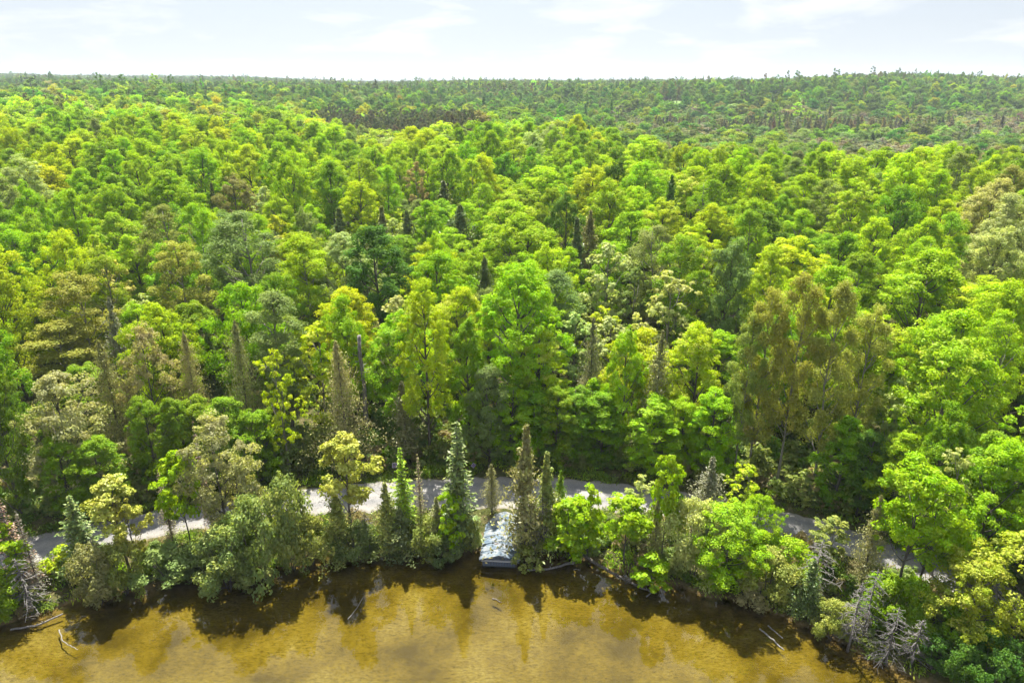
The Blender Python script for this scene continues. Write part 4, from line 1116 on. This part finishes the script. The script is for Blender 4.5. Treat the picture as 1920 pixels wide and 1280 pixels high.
def scatter_object(name, pts, rot, scl, tint, kind_i, collection, label):
    me = bpy.data.meshes.new(name)
    me.from_pydata(np.asarray(pts).tolist(), [], [])
    N = len(pts)
    a_ = me.attributes.new('rot', 'FLOAT_VECTOR', 'POINT'); a_.data.foreach_set('vector', np.asarray(rot, np.float32).ravel())
    a_ = me.attributes.new('scl', 'FLOAT_VECTOR', 'POINT'); a_.data.foreach_set('vector', np.asarray(scl, np.float32).ravel())
    a_ = me.attributes.new('tint', 'FLOAT_COLOR', 'POINT'); a_.data.foreach_set('color', np.asarray(tint, np.float32).ravel())
    a_ = me.attributes.new('which', 'INT', 'POINT'); a_.data.foreach_set('value', np.asarray(kind_i, np.int32))
    o_ = obj(name, me)
    ng = bpy.data.node_groups.new(name, 'GeometryNodeTree')
    ng.interface.new_socket('Geometry', in_out='INPUT', socket_type='NodeSocketGeometry')
    ng.interface.new_socket('Geometry', in_out='OUTPUT', socket_type='NodeSocketGeometry')
    gi = ng.nodes.new('NodeGroupInput'); go = ng.nodes.new('NodeGroupOutput')
    ip = ng.nodes.new('GeometryNodeInstanceOnPoints')
    ci = ng.nodes.new('GeometryNodeCollectionInfo')
    ci.inputs['Collection'].default_value = collection
    ci.inputs['Separate Children'].default_value = True
    ci.inputs['Reset Children'].default_value = True
    def na(nm, ty):
        x_ = ng.nodes.new('GeometryNodeInputNamedAttribute'); x_.data_type = ty; x_.inputs['Name'].default_value = nm
        return [s_ for s_ in x_.outputs if s_.name == 'Attribute' and s_.enabled][0]
    ng.links.new(gi.outputs[0], ip.inputs['Points'])
    ng.links.new(ci.outputs[0], ip.inputs['Instance'])
    ip.inputs['Pick Instance'].default_value = True
    ng.links.new(na('which', 'INT'), ip.inputs['Instance Index'])
    ng.links.new(na('rot', 'FLOAT_VECTOR'), ip.inputs['Rotation'])
    ng.links.new(na('scl', 'FLOAT_VECTOR'), ip.inputs['Scale'])
    ng.links.new(ip.outputs[0], go.inputs[0])
    md = o_.modifiers.new('scatter', 'NODES'); md.node_group = ng
    tag(o_, label, kind='stuff')
    return o_

P_, S_, T_, K_ = [], [], [], []
def in_rect(t_, y_, rects):
    m_ = np.zeros(len(t_), bool)
    for (a_, b_, c_, d_) in rects:
        m_ |= (t_ > a_) & (t_ < b_) & (y_ > c_) & (y_ < d_)
    return m_
def band(y0, y1, sp_, tmax, grow):
    xs = np.arange(-tmax * y1, tmax * y1, sp_); ys = np.arange(y0, y1, sp_ * 0.87)
    X, Y = np.meshgrid(xs, ys); X = X + (np.arange(len(ys)) % 2)[:, None] * sp_ / 2
    X = X.ravel() + rng.uniform(-.38, .38, X.size) * sp_; Y = Y.ravel() + rng.uniform(-.38, .38, Y.size) * sp_
    keep = (np.abs(X) < tmax * Y)
    return X[keep], Y[keep], np.full(keep.sum(), grow)
parts_ = [band(70, INDIV_Y, 6.6, 1.25, 1.0), band(INDIV_Y, 620, 8.3, 1.05, 1.38), band(620, 1300, 9.5, 0.95, 1.3), band(1300, 2700, 13.0, 0.9, 1.4)]
X = np.concatenate([p_[0] for p_ in parts_]); Y = np.concatenate([p_[1] for p_ in parts_]); G = np.concatenate([p_[2] for p_ in parts_])
pb = band(262, 440, 4.6, 0.31, 1.0); pk = (pb[0] / pb[1] < -.03)
n0 = len(X); X = np.concatenate([X, pb[0][pk]]); Y = np.concatenate([Y, pb[1][pk]]); G = np.concatenate([G, pb[2][pk]])
planted = np.arange(len(X)) >= n0
T0 = X / Y
jg = 14 * wob(X, Y, 9, 31) + 10 * wob(X, Y, 23, 32)
in_stand = (T0 > -.27 + jg / 900) & (T0 < -.045 + jg / 900) & (Y > 278 + 60 * smooth(-.12, -.27, T0) + jg) & (Y < 425 + jg)
# the near wedge in view is built tree by tree; the mass goes on beside it
keep = (in_stand == planted)
keep &= (Y >= INDIV_Y) | (np.abs(X) > 0.80 * Y + 8)
keep &= Y > f_road(np.clip(X, -130, 130)) + 7
keep &= ~in_rect(T0, Y, FIELDS) & ~in_rect(T0, Y, CLEAR)
X, Y, G, T0, planted = X[keep], Y[keep], G[keep], T0[keep], planted[keep]
Z = terrain(X, Y)
N = len(X)
q = rng.uniform(0, 1, N); q2 = rng.uniform(0, 1, N)
pal = np.array([LIME, BRIGHT, GREEN, DEEP, GREYG, PALE, OLIVE, CEDARC, DARKC, BROWN, BLUEG, SPRUCE])
LI, BR, GR, DE, GY_, PA, OL, CE, DK, BN, BG, SPR = range(12)
colr = np.where(q < .34, LI, np.where(q < .62, BR, np.where(q < .78, GR, np.where(q < .86, GY_, np.where(q < .89, OL, np.where(q < .97, DE, PA))))))
which = rng.integers(0, 3, N)
# clumps of one kind
zn = wob(X, Y, 55, 13) + 0.6 * wob(X, Y, 21, 14)
colr = np.where((zn > .75) & (q < .6), GR, colr)
# far: duller, more conifers
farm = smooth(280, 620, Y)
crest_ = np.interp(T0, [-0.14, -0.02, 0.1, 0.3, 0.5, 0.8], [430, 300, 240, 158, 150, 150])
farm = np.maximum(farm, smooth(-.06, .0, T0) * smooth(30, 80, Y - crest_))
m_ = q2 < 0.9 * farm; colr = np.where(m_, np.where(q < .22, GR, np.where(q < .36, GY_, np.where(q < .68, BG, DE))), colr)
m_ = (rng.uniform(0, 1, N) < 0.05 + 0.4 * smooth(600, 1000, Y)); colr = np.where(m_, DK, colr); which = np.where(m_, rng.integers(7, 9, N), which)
m_ = (rng.uniform(0, 1, N) < 0.05); colr = np.where(m_, CE, colr); which = np.where(m_, rng.integers(5, 7, N), which)
# the dark pine stand
pine = planted
colr = np.where(pine, DK, colr); which = np.where(pine, rng.integers(7, 9, N), which)
# brown, half leafed valley wood on the right
val = (T0 > .14) & (Y > 270) & (Y < 600)
vq = .15 + wob(X, Y, 38, 21) + .7 * wob(X, Y, 90, 22) + rng.normal(0, .3, N)
m_ = val & (vq > .1); colr = np.where(m_, np.where(q < .6, BN, np.where(q < .85, CE, OL)), colr); which = np.where(m_, rng.integers(3, 5, N), which)
m_ = val & (vq < -.75); colr = np.where(m_, DK, colr); which = np.where(m_, rng.integers(5, 7, N), which)
m_ = val & (vq >= -.75) & (vq <= .1); colr = np.where(m_, np.where(q < .12, BR, np.where(q < .4, GR, np.where(q < .7, GY_, np.where(q < .85, BG, DE)))), colr)
row = (T0 > .2) & (T0 < .62) & (Y > 479) & (Y < 520); colr = np.where(row, np.where(q < .6, CE, np.where(q < .8, DK, BN)), colr); which = np.where(row, rng.integers(5, 7, N), which)
pal = np.concatenate([pal, [(0.125, 0.145, 0.075)]]); colr = np.where(pine, 12, colr)
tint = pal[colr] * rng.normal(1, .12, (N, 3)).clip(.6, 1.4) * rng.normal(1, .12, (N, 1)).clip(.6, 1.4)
alpha = rng.uniform(0, .6, N) * (colr <= BR)
s_ = rng.choice([.7, .85, 1.0, 1.15, 1.35], N, p=[.22, .27, .28, .17, .06]) * rng.uniform(.92, 1.08, N) * G
s_ = np.where(pine, rng.uniform(.75, 1.05, N), s_)
tallc = (rng.uniform(0, 1, N) < .05) & (Y > 450) & ~pine
which = np.where(tallc, rng.integers(5, 9, N), which); colr = np.where(tallc, DK, colr)
hgt = rng.uniform(.66, 1.18, N) * np.where(val, .85, 1) * np.where(which >= 7, 1.08, 1) * np.where(tallc, 1.3, 1)
s_ = np.where(val, s_ * 1.15, s_)
hgt = np.where(row, 1.0, hgt)
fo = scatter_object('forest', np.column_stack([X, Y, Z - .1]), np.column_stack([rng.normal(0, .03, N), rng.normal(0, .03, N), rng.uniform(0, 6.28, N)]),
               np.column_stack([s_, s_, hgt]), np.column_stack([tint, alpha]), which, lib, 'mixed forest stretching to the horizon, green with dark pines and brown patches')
print('far forest', N)

# undergrowth on the bank, the verges and the forest's edge
X = rng.uniform(-95, 95, 22000); Y = rng.uniform(28, 150, 22000)
sh, rc_, rw_ = f_shore(X), f_road(X), f_roadw(X)
dr = Y - rc_; ds = Y - sh
bank = (ds > 0.25) & (dr < -rw_ - 0.5)
verge = (dr > rw_ + 0.25) & (dr < rw_ + 11)
floor_ = (dr >= rw_ + 11) & (dr < 60) & (rng.uniform(0, 1, len(X)) < .3)
keep = (bank & (rng.uniform(0, 1, len(X)) < .9)) | verge | floor_
# the boathouse and its approach stay clear
bx0, by0 = base_at(935, 1010)
keep &= ~((np.abs(X - bx0) < 3.2) & (Y < rc_ - 2.4) & (Y > sh - 2))
X, Y, dr, ds, rw_, bank, verge = X[keep], Y[keep], dr[keep], ds[keep], rw_[keep], bank[keep], verge[keep]
N = len(X); q = rng.uniform(0, 1, N)
nearroad = np.minimum(np.abs(np.abs(dr) - rw_), 9) < 1.7
herb = nearroad | (q < .5)
which = np.where(herb, rng.integers(3, 5, N), rng.integers(0, 3, N))
uc = np.array([GREEN, BRIGHT, DEEP, OLIVE, GREYG, (0.30, 0.25, 0.12)])
ci = np.where(q < .28, 0, np.where(q < .45, 1, np.where(q < .62, 2, np.where(q < .78, 3, np.where(q < .92, 4, 5)))))
ci = np.where(nearroad & (dr < 0) & (rng.uniform(0, 1, N) < .45), 5, ci)
ci = np.where(nearroad & (dr > 0), np.where(q < .6, 0, 2), ci)
tint = uc[ci] * rng.normal(1, .12, (N, 1)).clip(.6, 1.4)
s_ = np.where(herb, rng.uniform(.6, 1.5, N), rng.uniform(.25, .7, N))
s_ = np.where(verge & ~herb, rng.uniform(.6, 1.9, N) * (0.4 + 0.6 * smooth(1, 4, dr - rw_)), s_)
scatter_object('undergrowth', np.column_stack([X, Y, terrain(X, Y) - .03]), np.column_stack([rng.normal(0, .06, N), rng.normal(0, .06, N), rng.uniform(0, 6.28, N)]),
               np.column_stack([s_, s_, s_ * rng.uniform(.8, 1.2, N)]), np.column_stack([tint, rng.uniform(0, .3, N)]), which, lib2, 'low green undergrowth of herbs and bushes along bank and road verge')
print('undergrowth', N)

# ------------------------------------------------------------------ boathouse
m, n, l, o = new_mat('roof_metal')
tcn = n.new('ShaderNodeTexCoord')
c1 = ramp(tex(1.3, 6, .6, tcn.outputs['Object']), [(0.35, (0.08, 0.125, 0.185)), (0.47, (0.155, 0.20, 0.25)), (0.58, (0.25, 0.27, 0.29)), (0.7, (0.40, 0.40, 0.395))])
c2 = ramp(tex(0.8, 5, .6, tcn.outputs['Object']), [(0.66, (0, 0, 0)), (0.74, (1, 1, 1))])
col = mixc(c2, c1, (0.22, 0.10, 0.06))
p = n.new('ShaderNodeBsdfPrincipled'); l.new(col, p.inputs['Base Color']); p.inputs['Metallic'].default_value = 0.35; p.inputs['Roughness'].default_value = 0.42
l.new(p.outputs[0], o.inputs['Surface'])
M_ROOF = m
M_PLANK = noise_mat('weathered_plank', (0.06, 0.05, 0.045), (0.16, 0.14, 0.12), 4.0, stretch=(6, 6, .6), bump=.3)
M_WHITE = noise_mat('worn_white_paint', (0.32, 0.34, 0.37), (0.52, 0.53, 0.55), 5.0, stretch=(1, 4, 4))
M_GABLE = noise_mat('gable_board_paint', (0.07, 0.09, 0.13), (0.15, 0.18, 0.23), 4.0)

bh = empty('boathouse', (-1.25, 55.0, 0.0), -0.075)
tag(bh, 'small boathouse with blue grey sheet metal roof at the water edge', 'boathouse')
LEN, HWID, EZ, RISE = 7.3, 1.95, 0.92, 0.6
sag = lambda y_: -0.10 * math.sin(min(max(y_ / LEN, 0), 1) * math.pi)
courses = 6
for side in (-1, 1):
    for ci_ in range(courses):
        y0 = ci_ * LEN / courses - 0.05; y1 = (ci_ + 1) * LEN / courses + 0.10
        lift = 0.012 + rng.uniform(0, 0.015)
        nu, nv_ = 5, 15
        vs, fs = [], []
        for iv in range(nv_):
            yy = y0 + (y1 - y0) * iv / (nv_ - 1)
            for iu in range(nu):
                q_ = iu / (nu - 1)
                xx = side * (0.03 + (HWID - 0.0) * q_)
                rib = 0.022 * (1 if iv % 3 == 0 else 0)
                z_ = EZ + RISE * (1 - q_) + sag(yy) + lift + rib + 0.05 * (1 - iv / (nv_ - 1)) + 0.03 * math.sin(yy * 2.1 + q_ * 3 + side) * q_
                vs.append((xx, yy, z_))
        for iv in range(nv_ - 1):
            for iu in range(nu - 1):
                a_ = iv * nu + iu
                f_ = (a_, a_ + 1, a_ + nu + 1, a_ + nu)
                fs.append(f_ if side > 0 else f_[::-1])
        me = bpy.data.meshes.new('roof_sheet'); me.from_pydata(vs, [], fs); me.materials.append(M_ROOF)
        ro = obj('roof_sheet', me, bh)
        sm = ro.modifiers.new('thickness', 'SOLIDIFY'); sm.thickness = 0.012; sm.offset = -1
mb = MB()
for k in range(8):
    y0, y1 = k * LEN / 8 - .05, (k + 1) * LEN / 8 - .045
    za_, zb_ = EZ + RISE + sag(y0) + .115, EZ + RISE + sag(y1) + .115
    mb.add([(-.16, y0, za_ - .06), (0, y0, za_), (.16, y0, za_ - .06), (-.16, y1, zb_ - .06), (0, y1, zb_), (.16, y1, zb_ - .06)], [(0, 1, 4, 3), (1, 2, 5, 4)])
obj('ridge_cap', mb.mesh('ridge_cap', M_ROOF), bh)
mb = MB()
for (yy, d_) in ((0.28, .03),):
    mb.add([(-HWID + .15, yy, EZ - .1), (HWID - .15, yy, EZ - .1), (0, yy, EZ + RISE - .06), (-HWID + .15, yy + d_, EZ - .1), (HWID - .15, yy + d_, EZ - .1), (0, yy + d_, EZ + RISE - .06)],
           [(0, 1, 2), (5, 4, 3), (0, 3, 4, 1), (1, 4, 5, 2), (2, 5, 3, 0)])
obj('gable_board', mb.mesh('gable_board', M_GABLE), bh)
mb = MB(); mb.box(-HWID + .1, HWID - .1, .16, .26, EZ - .26, EZ - .10)
obj('fascia_board', mb.mesh('fascia_board', M_WHITE), bh)
for side in (-1, 1):
    mb = MB()
    d0, d1 = Vector((side * (HWID + .02), -.06, EZ - .07)), Vector((0, -.06, EZ + RISE - .07))
    mb.add([tuple(d0), tuple(d1), (d1.x, d1.y, d1.z + .1), (d0.x, d0.y, d0.z + .1), (d0.x, d0.y + .03, d0.z), (d1.x, d1.y + .03, d1.z), (d1.x, d1.y + .03, d1.z + .1), (d0.x, d0.y + .03, d0.z + .1)],
           [(0, 1, 2, 3), (7, 6, 5, 4), (0, 4, 5, 1), (3, 2, 6, 7), (0, 3, 7, 4), (1, 5, 6, 2)])
    obj('barge_board', mb.mesh('barge_board', M_GABLE), bh)
    for k in range(9):
        yy = .35 + k * (LEN - .6) / 8
        mb = MB(); x0 = side * (HWID - .35); x1 = side * (HWID + .10)
        mb.box(min(x0, x1), max(x0, x1), yy, yy + .09, EZ - .12 + sag(yy), EZ - .02 + sag(yy))
        obj('rafter_tail', mb.mesh('rafter_tail', M_WHITE), bh)
    plank = MB(); plank.box(-.012, .012, 0, .27, -0.4, EZ - .16)
    pm = plank.mesh('wall_plank', M_PLANK)
    for k in range(int((LEN - .5) / .29)):
        w_ = obj('wall_plank', pm, bh); w_.location = (side * (HWID - .22) + rng.uniform(-.008, .008), .3 + k * .29, rng.uniform(-.02, .02))
plank = MB(); plank.box(0, .25, -.012, .012, -0.15, EZ - .27)  # dark boards added across the open front, standing in for its shaded void
pm = plank.mesh('shade_front_plank', M_GABLE)
for k in range(int((2 * HWID - .5) / .27)):
    w_ = obj('shade_front_plank', pm, bh); w_.location = (-HWID + .27 + k * .27, .36 + rng.uniform(-.01, .01), rng.uniform(-.03, .03))
post = MB(); post.box(-.08, .08, -.08, .08, -1.3, EZ - .1)
pm = post.mesh('post', M_PLANK)
for side in (-1, 1):
    for yy in (.5, 2.5, 4.6, 6.7):
        w_ = obj('post', pm, bh); w_.location = (side * (HWID - .34), yy, 0)
plank = MB(); plank.box(-HWID + .25, HWID - .25, LEN - .25, LEN - .2, 0.3, EZ - .05)
obj('back_wall', plank.mesh('back_wall', M_PLANK), bh)

# ------------------------------------------------------------------ logs and sticks in the shallows
def log(name, pts_px, r0, r1, mat, label, z=0.0, twigs=0, seed=1):
    g = np.random.default_rng(seed)
    pts = []
    zs = z if isinstance(z, (list, tuple)) else [z] * len(pts_px)
    for (u, v), z_ in zip(pts_px, zs):
        x, y = px2plane(u, v, z_); pts.append((x, y, z_))
    pts = np.array(pts); base = pts[0].copy(); pts = pts - base
    e = empty(name, tuple(base))
    k = np.linspace(0, len(pts) - 1, 4 * len(pts)); P = np.column_stack([np.interp(k, range(len(pts)), pts[:, i]) for i in range(3)])
    P[1:-1] += g.normal(0, .025, P[1:-1].shape)
    mb = MB(); mb.tube(P, np.linspace(r0, r1, len(P)), 7)
    obj('stem', mb.mesh('log_stem', mat, True), e)
    for t_ in range(twigs):
        q_ = g.uniform(.4, .95); st = P[int(q_ * (len(P) - 1))]
        d_ = unit(g.normal(size=3) + np.array([0, 0, .6]))
        mb = MB(); mb.tube([st, st + d_ * g.uniform(.3, .7)], [r1 * .7, .012], 4)
        obj('branch_stub', mb.mesh('log_stub', mat, True), e)
    tag(e, label, 'log' if r0 > .08 else 'branch')
log('fallen_log', [(988, 1068), (1030, 1066), (1078, 1053)], .09, .13, M_DEAD, 'pale fallen log lying in the water right of the boathouse', [.03, .05, .35], 2, 3)
log('fallen_log', [(1092, 1040), (1145, 1072), (1200, 1100), (1232, 1112)], .17, .08, M_BARK, 'dark fallen log reaching from the bank into the water', [.75, .35, .08, .02], 3, 4)
log('fallen_branch', [(1212, 1118), (1236, 1098), (1240, 1080)], .06, .03, M_DEAD, 'thin pale branch rising from the water under small bright tree', [.0, .5, .9], 2, 5)
log('sunken_pole', [(1424, 1178), (1448, 1198), (1470, 1218)], .08, .06, M_PALEBARK, 'pale straight pole lying in the water at right', [.02, .02, .02], 0, 6)
log('sunken_pole', [(1440, 1172), (1468, 1196)], .06, .05, M_PALEBARK, 'shorter pole parallel to the pale pole at right', [.02, .02], 0, 7)
log('driftwood', [(924, 1121), (932, 1125), (940, 1129)], .09, .05, M_BARK, 'short dark driftwood floating in front of the boathouse', [.03, .05, .03], 1, 8)
log('floating_stick', [(652, 1160), (668, 1142), (681, 1119)], .035, .025, M_PALEBARK, 'pale thin stick floating on the water left of centre', [.01, .02, .01], 0, 9)
log('bent_branch', [(111, 1180), (117, 1200), (132, 1210), (146, 1217)], .06, .03, M_PALEBARK, 'bent pale branch lying in the shallows at left', [.05, .03, .02, .01], 1, 10)
log('fallen_log', [(20, 1180), (70, 1172), (118, 1150)], .10, .07, M_DEAD, 'grey log along the waterline at the left dead trees', [.05, .1, .2], 3, 11)

# ------------------------------------------------------------------ small roadside things
M_LAV = noise_mat('lavender_board', (0.14, 0.08, 0.22), (0.30, 0.22, 0.38), 6.0)
def sign(u, v, label, tilt, size):
    x, y = base_at(u, v + 14)
    e = empty('roadside_sign', (x, y, tz(x, y)), .15)
    mb = MB(); mb.box(-.04, .04, -.03, .03, -.3, .95); obj('post', mb.mesh('sign_post', M_PLANK), e)
    mb = MB(); mb.box(-size, size, -.015, .015, -size, size)
    b = obj('board', mb.mesh('sign_board', M_LAV), e); b.location = (0, -.06, 1.0); b.rotation_euler = (-.25, tilt, 0)
    for (x0, x1, z0, z1) in ((-size, size, size - .06, size), (-size, size, -size, -size + .06), (-size, -size + .06, -size + .06, size - .06)):
        mb = MB(); mb.box(x0, x1, -.019, -.0155, z0, z1)
        r_ = obj('white_rim', mb.mesh('sign_rim', M_WHITE), b)
    tag(e, label, 'sign')
sign(741, 872, 'small square lavender sign with white rim beside the road', .05, .30)
sign(888, 872, 'small diamond tilted lavender sign at the forest edge', .75, .24)
x, y = base_at(919, 884)
e = empty('tree_stump', (x, y, tz(x, y)))
mb = MB(); mb.tube([(0, 0, -.2), (0, 0, .1), (.02, 0, .75)], [.38, .30, .27], 10); obj('stem', mb.mesh('stump_stem', M_BARK, True), e)
mb = MB(); mb.tube([(.02, 0, .75), (.02, 0, .765)], [.24, .24], 10); obj('cut_face', mb.mesh('stump_cut', M_PALEBARK), e)
tag(e, 'pale topped cut tree stump beside the road behind the boathouse', 'stump')

# ------------------------------------------------------------------ air
hz = MB(); hz.box(-4700, 4700, -1500, 5600, -3.0, 120.0)
m, n, l, o = new_mat('haze_air')
pv = n.new('ShaderNodeVolumePrincipled')
pv.inputs['Color'].default_value = (0.74, 0.86, 1.0, 1)
pv.inputs['Density'].default_value = 0.00013
pv.inputs['Anisotropy'].default_value = 0.2
l.new(pv.outputs[0], o.inputs['Volume'])
tag(obj('haze', hz.mesh('haze', m)), 'thin bluish summer haze over the distant forest', kind='stuff')
